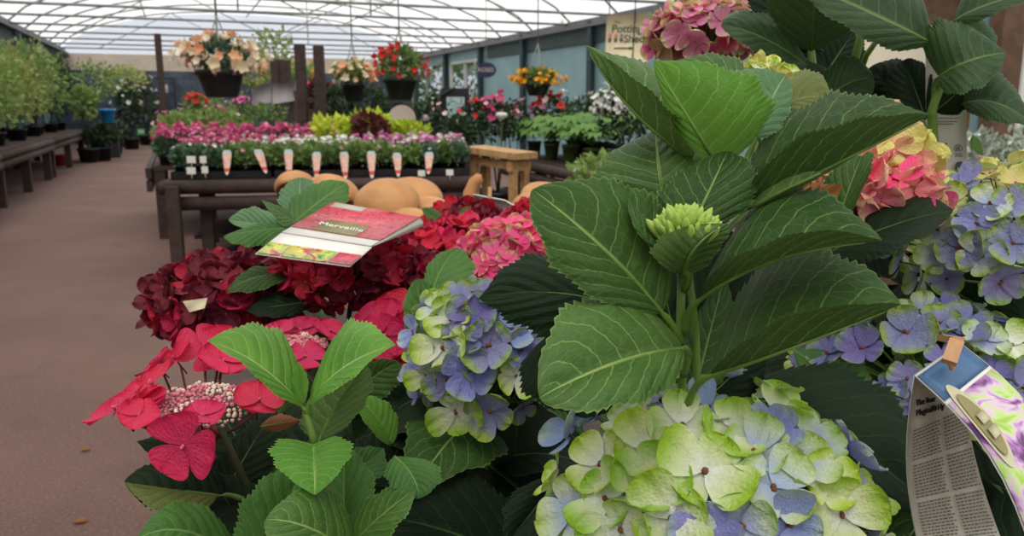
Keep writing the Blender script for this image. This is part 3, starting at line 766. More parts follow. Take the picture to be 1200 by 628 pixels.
# ---- J: blue and lime mopheads at the right edge
J, sJ = hydrangea(1150, 400, .76, 'blue and lime hydrangea heads at the right edge behind the blue label', rt=.11)
man = [(1172, 330, 'lilac', .021), (1125, 290, 'lilac', .021), (1112, 238, 'lime', .018), (1150, 300, 'limeblue', .019), (1128, 218, 'blue', .019), (1160, 240, 'limeblue', .018), (1188, 285, 'lilac', .019),
       (1185, 240, 'lilac', .017), (1100, 270, 'limeblue', .016), (1190, 215, 'lemon', .016), (1145, 262, 'blue', .017), (1160, 205, 'lemon', .015), (1110, 210, 'lime', .015), (1098, 300, 'limeblue', .016)]
mophead(J, ['lime', 'limeblue', 'lilac', 'lilac', 'lemon'], P(1172, 286, .70), .080, .064, 70, .0165, sJ, man, zmin=-.6, jitter=.6)
man = [(1062, 390, 'lilac', .022), (1010, 408, 'violet', .018), (1100, 380, 'lilac', .019), (1130, 395, 'violet', .017), (970, 415, 'violet', .016), (1155, 400, 'limeblue', .018), (1080, 365, 'limeblue', .016), (1185, 405, 'lime', .017), (1050, 365, 'lime', .015)]
mophead(J, ['lilac', 'lime', 'violet'], P(1085, 428, .66), .092, .046, 66, .017, sJ, man, zmin=-.4, jitter=.6)
mophead(J, ['dried'], P(1062, 292, .92), .028, .022, 18, .020, P(1075, 350, .92), zmin=-.9, jitter=.8, label='dried cream flower head')
mophead(J, ['dried'], P(1097, 350, .86), .020, .026, 14, .018, P(1100, 400, .86), zmin=-.9, jitter=.8, label='dried cream flower head')
skirt(J, ['dark', 'dark', 'deep'], down(P(1140, 400, .78), 1.0), sJ, 22, .15, .1, 1.0, (-.4, .2), seed=29)
for (x, y, d, tx, ty, td, k) in [(1100, 330, .74, 1190, 380, .70, 'dark'), (1110, 400, .76, 1200, 330, .74, 'dark'), (1060, 330, .80, 1110, 420, .72, 'dark'), (1180, 420, .68, 1240, 470, .64, 'mid'), (1140, 430, .66, 1205, 450, .62, 'lime'), (1040, 480, .66, 1090, 420, .66, 'mid'), (1100, 470, .7, 1180, 560, .64, 'dark'), (1080, 540, .7, 1170, 480, .7, 'dark')]:
    a, b = P(x, y, d), P(tx, ty, td); spare_leaf(J, k, a, b - a, (b - a).length * 1.1, random.uniform(-.4, .4), pitch_n=(CAM - a), wid=1.15)
# spare black pot behind
pb = down(P(1010, 330, 1.12), BZ)
t = thing('flower_pot', pb, 'black plastic pot beneath the dried cream heads', 'pot'); pot_parts(t, pb, .105, .28)
# ---- I: tall dark hydrangea top right with pink head
I, sI = hydrangea(1010, 250, .98, 'tallest dark leaved hydrangea top right with rose pink head', rt=.12, h=.2)
man = [(815, 48, 'rose', .019), (795, 40, 'rose', .018), (845, 25, 'rose', .018), (780, 55, 'rose', .017), (830, 60, 'pinklime', .017)]
mophead(I, ['rose', 'rose', 'pinklime'], P(826, 40, .97), .061, .036, 120, .0165, P(835, 130, .98), man, zmin=-.55, jitter=.5)
stem_tube(I, [sI, P(900, 300, .98), P(845, 160, .98), P(833, 110, .98)], .005, .003)
stem_tube(I, [sI, P(1000, 200, .93), P(992, 110, .90), P(1012, 30, .88), P(1030, -40, .86)], .0055, .004)
stem_tube(I, [sI, P(1100, 260, .80), P(1092, 130, .77), P(1105, 90, .76)], .005, .004)
stem_tube(I, [P(1000, 110, .90), P(1015, 65, .87), P(1040, 30, .85)], .0035, .0028)
stem_tube(I, [sI, P(975, 200, .90), P(958, 120, .88), P(948, 40, .87)], .005, .004)
L(I, 'blue', (915, 35, .90), (846, 24, .84), (880, 45, .86), (885, 12, .88), ea=.6, eb=.6, teeth=20)
L(I, 'tall', (950, 80, .86), (845, 30, .80), (900, 72, .80), (898, 20, .85), M=(895, 45, .825), ea=.6, eb=.6, teeth=26)
L(I, 'dark', (965, 60, .88), (880, -30, .86), (890, 40, .86), (960, -20, .88), teeth=26)
L(I, 'tall', (950, 60, .86), (960, -60, .80), (900, 0, .82), (1020, 0, .83), M=(955, 5, .825), ea=.6, eb=.55, teeth=26)
L(I, 'dark', (960, 80, .90), (880, 150, .86), (890, 90, .88), (950, 140, .88), teeth=26)
L(I, 'dark', (955, 60, .92), (885, 130, .92), (880, 70, .92), (955, 120, .92), ea=.5, eb=.5, teeth=26)
L(I, 'dark', (965, 90, .93), (1005, 30, .93), (950, 40, .93), (1010, 75, .93), teeth=22)
L(I, 'tall', (955, 130, .84), (1024, 92, .80), (1000, 130, .80), (980, 70, .84), M=(990, 100, .82), ea=.5, eb=.5, teeth=20)
L(I, 'tall', (935, 70, .86), (990, 120, .84), (930, 110, .86), (975, 85, .85), teeth=20)
L(I, 'dark', (1072, 140, .84), (1018, 80, .84), (1030, 125, .83), (1072, 80, .84), M=(1045, 105, .83), ea=.55, eb=.5, teeth=22)
L(I, 'dark', (1085, 140, .80), (1060, 70, .82), (1040, 110, .81), (1092, 90, .80), ea=.55, eb=.5, teeth=22)
L(I, 'dark', (990, 175, .88), (1070, 120, .86), (1020, 130, .88), (1060, 170, .85), teeth=22)
L(I, 'dark', (1000, 180, .82), (900, 140, .82), (945, 175, .80), (955, 132, .84), teeth=24)
L(I, 'dark', (1000, 170, .84), (1085, 135, .80), (1040, 175, .80), (1040, 125, .84), teeth=24)
L(I, 'tall', (1092, 50, .76), (940, -20, .74), (1010, 45, .72), (1030, -60, .80), M=(1025, 18, .73), ea=.6, eb=.5, teeth=28, q=.4)
L(I, 'under', (1040, 45, .82), (1000, 12, .82), (1010, 40, .81), (1035, 10, .82), ea=.5, eb=.5, teeth=20)
L(I, 'olive', (1062, 50, .80), (1088, 30, .80), (1068, 30, .80), (1085, 46, .80), teeth=16)
L(I, 'tall', (1100, 90, .75), (1178, 62, .72), (1135, 108, .70), (1092, 25, .76), M=(1135, 72, .72), ea=.45, eb=.35, teeth=26, q=.35, pet=(1096, 130, .77))
L(I, 'blue', (1130, 25, .76), (1166, 54, .75), (1132, 45, .75), (1158, 28, .76), ea=.5, eb=.4, teeth=20)
L(I, 'tall', (1118, 25, .76), (1225, -12, .72), (1160, 20, .72), (1160, -40, .76), M=(1160, 5, .73), ea=.55, eb=.7, teeth=26)
L(I, 'tall', (1128, 122, .76), (1215, 150, .72), (1165, 142, .72), (1160, 82, .77), M=(1170, 122, .735), ea=.5, eb=.7, teeth=26)
L(I, 'dark', (1094, 130, .78), (1136, 88, .77), (1098, 95, .77), (1132, 128, .765), M=(1118, 112, .77), ea=.5, eb=.5, teeth=22)
L(I, 'mid', (1155, 70, .80), (1170, 85, .80), (1155, 85, .80), (1168, 72, .80), teeth=12)
L(I, 'front', (1140, 158, .85), (1152, 183, .85), (1138, 172, .85), (1150, 168, .85), teeth=12)
skirt(I, ['dark', 'dark', 'tall'], P(1000, 150, .98), sI, 22, .17, .1, .9, (-.4, .2), seed=31)

# ---- labels among the plants
def paper(name, e, c=(238, 234, 226)): return plain(name, c, tuple(v - 6 for v in c), .45, 40, spec=.5)
M_['paper'] = paper('paper_white', 0)
M_['paper_grey'] = plain('paper_grey', (196, 190, 176), (188, 182, 168), .5, 40)
M_['ink'] = plain('ink_black', (40, 40, 42), None, .5)
def photo_mat(name, cols, scale=90., stretch=(1, 1, 1), rough=.3, lo=.28, hi=.74):
    """printed flower picture: blotches of several colours"""
    g = N(name); mp = g.n('ShaderNodeMapping'); g.put(mp.inputs[0], g.obj()); mp.inputs['Scale'].default_value = stretch
    f = g.noise(mp.outputs[0], scale, 3.0, .6, 1.2)
    cr = g.n('ShaderNodeValToRGB'); g.put(cr.inputs[0], f); e = cr.color_ramp.elements
    n = len(cols); e[0].position = lo; e[0].color = lin(cols[0]); e[1].position = hi; e[1].color = lin(cols[-1])
    for i in range(1, n - 1):
        k = e.new(lo + (hi - lo) * i / (n - 1)); k.color = lin(cols[i])
    return g.end(g.pbsdf(cr.outputs[0], rough, None, 0.0, .5))
M_['ph_red'] = photo_mat('printed_red_flowers', [(120, 22, 40), (206, 40, 72), (222, 84, 100), (170, 24, 50), (232, 150, 150)], 70., (1, 1, 3))
M_['ph_multi'] = photo_mat('printed_leaf_pictures', [(40, 90, 40), (150, 190, 60), (226, 216, 100), (206, 70, 70), (160, 40, 60)], 45.)
M_['ph_lilac'] = photo_mat('printed_lilac_flowers', [(100, 54, 110), (186, 126, 194), (226, 196, 222), (194, 224, 124), (160, 200, 80)], 34., (1, 1, 1), lo=.38, hi=.62)
M_['blue'] = plain('label_blue', (52, 92, 136), (64, 106, 148), .35, 30)
M_['olive'] = plain('label_olive', (150, 140, 92), (136, 128, 82), .4, 30)
def quad_sheet(par, name, mat, grid, th=.0006, nrm=None):
    """thin card through a grid of points (rows of points)"""
    mb = MB(); r, c = len(grid), len(grid[0]); fl = [V(p) for row in grid for p in row]
    n = nrm or (fl[1] - fl[0]).cross(fl[c] - fl[0]).normalized()
    if nrm is None and n.dot(CAM - fl[0]) < 0: n.negate()
    lo = [p - n * th for p in fl]
    fs = [(i * c + j, i * c + j + 1, (i + 1) * c + j + 1, (i + 1) * c + j) for i in range(r - 1) for j in range(c - 1)]
    m = r * c
    fs2 = [(m + f[3], m + f[2], m + f[1], m + f[0]) for f in fs]
    ring = [j for j in range(c)] + [i * c + c - 1 for i in range(1, r)] + [(r - 1) * c + j for j in range(c - 2, -1, -1)] + [i * c for i in range(r - 2, 0, -1)]
    side = [(ring[k], ring[(k + 1) % len(ring)], m + ring[(k + 1) % len(ring)], m + ring[k]) for k in range(len(ring))]
    mb.add(fl + lo, fs + fs2 + side)
    return mb.build(name, mat, par, smooth=True)
def bil(a, b, c, d, u, v): return V(a).lerp(V(b), u).lerp(V(d).lerp(V(c), u), v)
def patch(par, name, mat, q, u0, u1, v0, v1, lift=.0008, n=(2, 2), bend=None):
    """printed panel laid on the card q (four corners), between u0..u1 across and v0..v1 down"""
    a, b, c, d = q; nr = (V(b) - V(a)).cross(V(d) - V(a)).normalized()
    if nr.dot(CAM - V(a)) < 0: nr.negate()
    f = bend or (lambda u, v: bil(a, b, c, d, u, v))
    g = [[f(u0 + (u1 - u0) * i / (n[0] - 1), v0 + (v1 - v0) * j / (n[1] - 1)) + nr * lift for i in range(n[0])] for j in range(n[1])]
    return quad_sheet(par, name, mat, g, .0003, nr)
# folded red leaflet on E
q1 = (P(391, 237, .90), P(492, 255, .90), P(435, 288, .80), P(330, 272, .80))
q2 = (P(329, 273, .795), P(436, 289.5, .795), P(410, 312, .735), P(299, 297, .735))
lf = thing('plant_leaflet', P(380, 275, .80), 'folded white leaflet printed with red flowers lying on the maroon hydrangea', 'leaflet')
quad_sheet(lf, 'cover', M_['paper'], [[bil(*q1, i / 4, j / 3) for i in range(5)] for j in range(4)], .0008)
patch(lf, 'cover_picture', M_['ph_red'], q1, 0.0, 1.0, 0.0, .84)
patch(lf, 'title_panel', M_['olive'], q1, .24, .72, .52, .84, .0012)
patch(lf, 'cover_emblem', M_['paper_grey'], q1, .04, .40, .02, .16, .0012)
nx, ny = (q1[1] - q1[0]), (q1[0] - q1[3])
tp = bil(*q1, .47, .68); nz = nx.cross(ny).normalized()
text('Merveille', .0125, M_['paper'], lf, tp + nz * .0016, nx, ny - nx * ny.dot(nx) / nx.length_squared)
quad_sheet(lf, 'inner_page', M_['paper'], [[bil(*q2, i / 4, j / 3) for i in range(5)] for j in range(4)], .0008)
for k in range(4):
    patch(lf, 'care_picture', M_['ph_multi' if k < 3 else 'ph_red'], q2, k * .25 + .01, k * .25 + .245, .48, .98)
gr = []
for i in range(9):
    u = i / 8; gr.append([bil(P(492, 255, .90), P(436, 289, .795), P(436, 289, .795), P(492, 255, .90), s, 0) + (P(493, 262, .90) - P(492, 255, .90)) * (math.sin(PI * u) * math.sin(PI * (.5 + s * .5)) * 1.0) + (P(440, 294, .80) - P(436, 289, .795)) * (u * .0) for s in (0, .33, .66, 1)])
quad_sheet(lf, 'folded_back_page', M_['paper_grey'], [[P(492, 255, .90) + (P(436, 289, .80) - P(492, 255, .90)) * s + CR * (.004 * math.sin(PI * u) * (1 - s)) - CU * (.012 * u * (1 - s) ) for s in (0, .33, .66, 1)] for u in (0, .25, .5, .75, 1)], .0006)
# blue label on its peg at the right
b0 = P(1148, 403, .47); pk = thing('care_label', b0, 'folded blue topped care label hung on a tan peg, bottom right corner', 'label')
fr = [(1072, 440), (1124, 402), (1226, 545), (1178, 600)]
def front(u, v):
    a, b = P(1072, 440, .455), P(1126, 402, .485)
    c, d = P(1262, 590, .44), P(1214, 662, .40)
    p = bil(a, b, c, d, u, v); n = (b - a).cross(d - a).normalized()
    if n.dot(CAM - a) < 0: n.negate()
    return p + n * .012 * math.sin(PI * v)
def frow(v0, v1, m, u0=0., u1=1., k=9, lift=0.0):
    return [[front(u0 + (u1 - u0) * i / 6, v0 + (v1 - v0) * j / (k - 1)) - CF * lift for i in range(7)] for j in range(k)]
quad_sheet(pk, 'front_panel', M_['paper'], frow(0, 1, None), .0005)
quad_sheet(pk, 'blue_header', M_['blue'], frow(0.008, .185, None, .02, .985, 5, .0008), .0003)
quad_sheet(pk, 'flower_picture', M_['ph_lilac'], frow(.205, 1.0, None, .02, .985, 9, .0008), .0003)
def bk(u, v):
    a, b = P(1072, 440, .455), P(1126, 402, .485)
    c, d = P(1182, 640, .50), P(1084, 650, .47)
    p = bil(a, b, c, d, u, v)
    return p + CR * (-.006 * math.sin(PI * v)) + CF * .006 * v
quad_sheet(pk, 'back_panel', M_['paper_grey'], [[bk(i / 6, j / 9) for i in range(7)] for j in range(10)], .0005)
# slim oval badge
mb = MB(); m2 = MB()
for mbx, k, lift in ((mb, 1.0, .0016), (m2, .74, .0024)):
    vs = []; cc = front(.22, .37) - CF * lift
    for i in range(28):
        a = 2 * PI * i / 28
        vs.append(front(.22 + .155 * k * math.cos(a) * .9 - .0 * math.sin(a), .37 + .245 * k * math.sin(a)) - CF * lift)
    mbx.add([cc] + vs, [(0, i + 1, (i + 1) % 28 + 1) for i in range(28)])
M_['badge_rim'] = plain('badge_cream', (214, 208, 176), (196, 188, 150), .35)
mb.build('badge_rim', M_['badge_rim'], pk); m2.build('badge', M_['olive'], pk)
for vv in (.36, .44): patch(pk, 'badge_panel', M_['badge_rim'], [front(.15, vv - .028), front(.29, vv - .028), front(.29, vv + .028), front(.15, vv + .028)], 0, 1, 0, 1, .0030)
# printed lines on the back panel
nb = (bk(1, .5) - bk(0, .5)).cross(bk(.5, 1) - bk(.5, 0)).normalized()
if nb.dot(CAM - bk(.5, .5)) < 0: nb.negate()
dx, dy = bk(1, .5) - bk(0, .5), bk(.5, .2) - bk(.5, .6); dy = dy - dx * dy.dot(dx) / dx.length_squared
text('The four', .0050, M_['ink'], pk, bk(.24, .175) + nb * .0015, dx, dy, align='CENTER')
text('Magical\u00ae Hy', .0050, M_['ink'], pk, bk(.33, .235) + nb * .0015, dx, dy, align='CENTER')
mb = MB(); rg = random.Random(2)
for r in range(38):
    v0 = .31 + r * .0178
    if r in (10, 22): continue
    for (ua, ub) in ((.06, .50), (.56, .95)):
        u = ua
        while u < ub - .03:
            w = rg.uniform(.02, .06); u2 = min(ub, u + w)
            mb.add([bk(u, v0) + nb * .0014, bk(u2, v0) + nb * .0014, bk(u2, v0 + .0075) + nb * .0014, bk(u, v0 + .0075) + nb * .0014], [(0, 1, 2, 3)])
            u = u2 + .012
M_['ink_soft'] = plain('ink_faded', (112, 106, 98), None, .6)
mb.build('small_print', M_['ink_soft'], pk, smooth=False)
M_['peg'] = plain('peg_tan', (206, 158, 112), (190, 140, 98), .5, 60)
pg = thing('label_peg', P(1118, 410, .45), 'small tan wooden peg gripping the blue care label', 'peg')
mb = MB(); dpg = (P(1113, 424, .447) - P(1121, 398, .452))
mb.beam(P(1121, 400, .449), P(1112, 425, .444), .0075, .005, up=CAM - P(1118, 410, .45)); mb.build('upper_jaw', M_['peg'], pg, smooth=False)
mb = MB(); mb.beam(P(1123, 399, .456), P(1106, 396, .50), .006, .004); mb.tube([P(1113, 424, .445), P(1116, 432, .448)], .0016, 6); mb.build('lower_jaw', M_['peg'], pg, smooth=False)
# grey care card of the tall plant
cq = (P(1085, 60, .80), P(1133, 62, .80), P(1133, 225, .80), P(1085, 225, .80))
gc = thing('care_card', P(1110, 160, .80), 'upright grey care card with small round emblem behind the long leaf', 'label')
quad_sheet(gc, 'card', M_['paper_grey'], [[bil(*cq, i / 3, j / 3) for i in range(4)] for j in range(4)], .0007)
nz = (CAM - P(1110, 160, .80)).normalized()
mb = MB(); rg = random.Random(4)
for (py, xa, xb, hh) in ((138, 1096, 1124, 1.0), (142, 1096, 1122, 1.0), (145, 1094, 1118, 1.0), (100, 1096, 1126, 1.), (104, 1096, 1124, 1.), (167.5, 1100, 1110, 2.4), (182, 1096, 1113, 1.2), (118, 1098, 1120, 1.)):
    x = xa
    while x < xb:
        x2 = min(xb, x + rg.uniform(1.5, 4)); mb.add([P(x, py, .797), P(x2, py, .797), P(x2, py + hh, .797), P(x, py + hh, .797)], [(0, 1, 2, 3)]); x = x2 + .8
mb.build('small_print', M_['ink'], gc, smooth=False)
mb = MB()
def ring(mb, px, py, r, t, d, a0=0, a1=2 * PI):
    n = 24; vs = []
    for i in range(n + 1):
        a = a0 + (a1 - a0) * i / n
        for k in (r, r - t): vs.append(P(px + k * math.cos(a), py - k * math.sin(a), d))
    mb.add(vs, [(2 * i, 2 * i + 1, 2 * i + 3, 2 * i + 2) for i in range(n)])
ring(mb, 1123, 174, 4.8, .8, .797, -1.2, 4.2); ring(mb, 1123, 174, 3.0, .9, .797, .6, 6.0); ring(mb, 1123.4, 174, 1.3, 1.3, .797)
for k in range(2): mb.add([P(1119, 180 + 2.4 * k, .797), P(1128, 180 + 2.4 * k, .797), P(1128, 181 + 2.4 * k, .797), P(1119, 181 + 2.4 * k, .797)], [(0, 1, 2, 3)])
mb.build('round_emblem', M_['ink'], gc, smooth=False)
mb = MB(); ring(mb, 1125, 195, 6, 6, .797); M_['navy'] = plain('navy', (34, 38, 66), (40, 44, 74), .45); mb.build('dark_dot', M_['navy'], gc, smooth=False)
# smoky clear label behind the crimson heads
g = N('smoky_plastic'); b = g.pbsdf(lin((60, 46, 46)), .15); tr = g.n('ShaderNodeBsdfTransparent'); tr.inputs[0].default_value = (.55, .45, .45, 1)
mx = g.n('ShaderNodeMixShader'); mx.inputs[0].default_value = .45; g.t.links.new(tr.outputs[0], mx.inputs[1]); g.t.links.new(b, mx.inputs[2]); M_['smoky'] = g.end(mx.outputs[0])
sl = thing('plant_label', P(575, 255, 1.3), 'smoky see-through plant label with white rim above the crimson heads', 'label')
sq = (P(555, 228, 1.38), P(592, 235, 1.36), P(626, 262, 1.2), P(566, 290, 1.2))
quad_sheet(sl, 'smoky_sheet', M_['smoky'], [[bil(*sq, i / 3, j / 3) for i in range(4)] for j in range(4)], .0006)
mb = MB(); mb.tube([sq[0], sq[1], P(602, 241, 1.34), sq[2]], .0016, 5); mb.build('white_rim', M_['paper'], sl)
st = thing('plant_stake', P(574, 300, 1.36), 'thin pale wooden stake standing behind the smoky label', 'stake')
mb = MB(); mb.tube([down(P(574, 260, 1.36), BZ), P(574, 219, 1.36)], .0034, 6); mb.build('stick', M_['timber_pale'], st)
# ================================================================== THE TUNNEL
XL, XR, YB, YF, ZE, ZA = -3.1, 7.9, -5.0, 29.0, 2.85, 4.05
XM = (XL + XR) / 2
M_['steel'] = plain('galvanised_steel', (150, 150, 146), (128, 128, 126), .5, 6)
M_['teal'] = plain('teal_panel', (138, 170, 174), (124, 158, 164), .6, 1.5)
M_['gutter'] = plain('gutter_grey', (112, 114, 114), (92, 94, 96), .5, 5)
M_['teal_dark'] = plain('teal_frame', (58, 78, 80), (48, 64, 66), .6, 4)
M_['beige'] = plain('beige_fascia', (206, 190, 172), (190, 174, 158), .7, 3)
M_['dark'] = plain('dark_recess', (44, 46, 50), (30, 32, 34), .8, 3)
M_['slate'] = plain('slate_blue_glazing', (78, 90, 108), (52, 58, 70), .4, 2)
g = N('path_tarmac'); o_ = g.obj()
f1 = g.noise(o_, .9, 4.0, .6); f2 = g.noise(o_, 90.0, 3.0, .7)
col = g.mix(g.step(.3, .7, f1), lin((99, 73, 65)), lin((113, 85, 76)))
col = g.mix(g.math('MULTIPLY', g.step(.48, .75, f2), .35), col, lin((166, 140, 128)))
col = g.mix(g.math('MULTIPLY', g.step(.50, .28, f2), .3), col, lin((80, 60, 54)))
col = g.mix(g.math('MULTIPLY', g.step(.62, .70, g.noise(o_, 2.4, 3.0)), .35), col, lin((88, 66, 60)))
M_['path'] = g.end(g.pbsdf(col, .85, g.bump(f2, .35, .004)))
g = N('polythene_film')
tb = g.n('ShaderNodeBsdfTransparent'); tb.inputs[0].default_value = (.96, .96, .955, 1)
tl = g.n('ShaderNodeBsdfTranslucent'); tl.inputs[0].default_value = (.86, .86, .85, 1)
mx = g.n('ShaderNodeMixShader'); g.put(mx.inputs[0], g.math('ADD', .18, g.math('MULTIPLY', g.noise(g.obj(), .8, 3.0), .24)))
g.t.links.new(tb.outputs[0], mx.inputs[1]); g.t.links.new(tl.outputs[0], mx.inputs[2]); M_['film'] = g.end(mx.outputs[0])
g = N('clear_sheet')
tb = g.n('ShaderNodeBsdfTransparent'); tb.inputs[0].default_value = (.70, .73, .78, 1)
gb = g.n('ShaderNodeBsdfGlossy'); gb.inputs['Roughness'].default_value = .2; gb.inputs[0].default_value = (.7, .72, .75, 1)
mx = g.n('ShaderNodeMixShader'); mx.inputs[0].default_value = .12
g.t.links.new(tb.outputs[0], mx.inputs[1]); g.t.links.new(gb.outputs[0], mx.inputs[2]); M_['clear'] = g.end(mx.outputs[0])
def struct(o): o['kind'] = 'structure'; return o
def arch(k):
    """k in -1..1 across the span -> (x, z) on the hoop"""
    return XM + k * (XR - XL) / 2, ZE + (ZA - ZE) * max(0, 1 - abs(k) ** 2.5) ** .72
mb = MB(); mb.add([V((XL - .3, YB, 0)), V((XR + .3, YB, 0)), V((XR + .3, YF, 0)), V((XL - .3, YF, 0))], [(0, 1, 2, 3)])
struct(mb.build('floor', M_['path'], None))
mb = MB(); mb.add([V((-60, -40, -.03)), V((70, -40, -.03)), V((70, 90, -.03)), V((-60, 90, -.03))], [(0, 1, 2, 3)])
struct(mb.build('ground', plain('outside_grass', (96, 120, 60), (74, 98, 48), .9, .6), None))
mb = MB(); K = 28; vs = []
for i in range(K + 1):
    x, z = arch(-1 + 2 * i / K)
    vs += [V((x, YB, z + .04)), V((x, YF, z + .04))]
mb.add(vs, [(2 * i, 2 * i + 2, 2 * i + 3, 2 * i + 1) for i in range(K)])
struct(mb.build('ceiling', M_['film'], None))
y = -4.0; n = 0
while y < 29.2:
    mb = MB(); yy = min(y, YF - .05)
    pts = [V((arch(-1 + 2 * i / 28)[0], yy, arch(-1 + 2 * i / 28)[1])) for i in range(29)]
    mb.tube(pts, .022, 6)
    mb.tube([(XL, yy, ZE), (XR, yy, ZE)], .025, 6)
    for k in (-.62, -.22, .22, .62):
        x, z = arch(k)
        if n % 4 == 2 and abs(k) < .3: mb.tube([(x, yy, ZE), (x, yy, z)], .016, 5)
    for ka, kb in ((-.80, -.42), (0, .42), (.80, .42), (0, -.42)):
        if n % 3 == 1: mb.tube([(arch(ka)[0], yy, ZE), (arch(kb)[0], yy, arch(kb)[1])], .014, 5)
    struct(mb.build('roof_beam_%d' % n if n else 'roof_beam', M_['steel'], None)).name = 'trim_%d' % (n + 1)
    y += 2.0; n += 1
NT = n
for k in (-.55, 0, .55):
    x, z = arch(k); mb = MB(); mb.tube([(x, YB, z - .03), (x, YF, z - .03)], .020, 5); NT += 1
    struct(mb.build('trim_%d' % NT, M_['steel'], None))
# gutters along both eaves
for x in (XL, XR):
    mb = MB(); s = 1 if x < 0 else -1
    mb.box((x + s * .04, (YB + YF) / 2, ZE - .02), .16, YF - YB, .11); mb.box((x + s * .18, (YB + YF) / 2, ZE - .11), .05, YF - YB, .05); NT += 1
    struct(mb.build('trim_%d' % NT, M_['gutter'], None, smooth=False))
# right wall: teal panels, posts, two glazed openings
def wall_seg(name, y0, y1, z0, z1, x, mat, t=.06):
    mb = MB(); mb.box((x, (y0 + y1) / 2, (z0 + z1) / 2), t, y1 - y0, z1 - z0); return struct(mb.build(name, mat, None, smooth=False))
mb = MB()
for (y0, y1, z0, z1) in ((YB, 21.6, 0, ZE), (21.6, 24.3, 0, 1.15), (21.6, 24.3, 2.45, ZE), (24.3, 25.0, 0, ZE), (25.0, YF, 0, 1.1), (25.0, YF, 2.5, ZE)):
    mb.box((XR + .03, (y0 + y1) / 2, (z0 + z1) / 2), .06, y1 - y0, z1 - z0)
struct(mb.build('wall_right', M_['teal'], None, smooth=False))
M_['frame'] = plain('window_frame_white', (206, 206, 200), (190, 190, 186), .5, 5)
for i, (y0, y1, z0, z1) in enumerate(((21.6, 24.3, 1.15, 2.45), (25.0, 28.8, 1.1, 2.5))):
    w = struct(link('window_%d' % (i + 1), None, None, (XR, y0, z0)))
    mb = MB(); mb.box((XR + .03, (y0 + y1) / 2, (z0 + z1) / 2), .01, y1 - y0, z1 - z0); mb.build('pane', M_['clear'], w)
    mb = MB()
    for (a, b, c_, d_) in ((y0, y0 + .07, z0, z1), (y1 - .07, y1, z0, z1), (y0, y1, z0, z0 + .07), (y0, y1, z1 - .07, z1), ((y0 + y1) / 2 - .03, (y0 + y1) / 2 + .03, z0, z1)):
        mb.box((XR, (a + b) / 2, (c_ + d_) / 2), .09, b - a, d_ - c_)
    mb.build('window_frame', M_['frame'] if i == 0 else M_['steel'], w, smooth=False)
for y in (3, 6, 9, 12, 15, 18.5, 21.5, 24.6, 28):
    mb = MB(); mb.box((XR - .07, y, ZE / 2), .12, .14, ZE); mb.tube([(XR - .16, y - .14, 0), (XR - .16, y - .14, ZE - .1)], .045, 8); NT += 1
    struct(mb.build('trim_%d' % NT, M_['teal_dark'], None, smooth=False))
mb = MB(); mb.box((XR - .02, 8, ZE - .28), .05, 26, .30); NT += 1; struct(mb.build('trim_%d' % NT, M_['teal_dark'], None, smooth=False))
# left wall
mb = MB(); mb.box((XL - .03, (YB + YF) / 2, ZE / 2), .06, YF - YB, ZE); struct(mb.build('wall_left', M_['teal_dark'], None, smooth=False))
for y in (9, 12, 15, 18, 21, 24):
    mb = MB(); mb.box((XL + .06, y, ZE / 2), .10, .16, ZE); NT += 1
    struct(mb.build('trim_%d' % NT, M_['teal'], None, smooth=False))
# gable at the far end
mb = MB(); vs = []
for i in range(K + 1):
    x, z = arch(-1 + 2 * i / K); vs += [V((x, YF, ZE - .15)), V((x, YF, z + .03))]
mb.add(vs, [(2 * i, 2 * i + 2, 2 * i + 3, 2 * i + 1) for i in range(K)])
struct(mb.build('window_3', M_['clear'], None))
mb = MB(); mb.box((XM, YF, 2.5), XR - XL, .12, .50); NT += 1; struct(mb.build('trim_%d' % NT, M_['beige'], None, smooth=False))
mb = MB(); mb.box((XM, YF, 1.125), XR - XL, .10, 2.25); struct(mb.build('wall_back', M_['slate'], None, smooth=False))
mb = MB(); vs = []
for i in range(K + 1):
    x, z = arch(-1 + 2 * i / K); vs += [V((x, YB, 0)), V((x, YB, z + .03))]
mb.add(vs, [(2 * i, 2 * i + 2, 2 * i + 3, 2 * i + 1) for i in range(K)])
struct(mb.build('wall_front', M_['film'], None))
# dark timber post of the frame by the aisle
pp = PZ(191, 160, 0); pp = CAM + (P(191, 120, 19.0) - CAM); pp.z = 0
mb = MB(); mb.box((pp.x, pp.y, 1.40), .15, .15, 2.8); NT += 1
struct(mb.build('trim_%d' % NT, M_['timber_dark'], None, smooth=False))

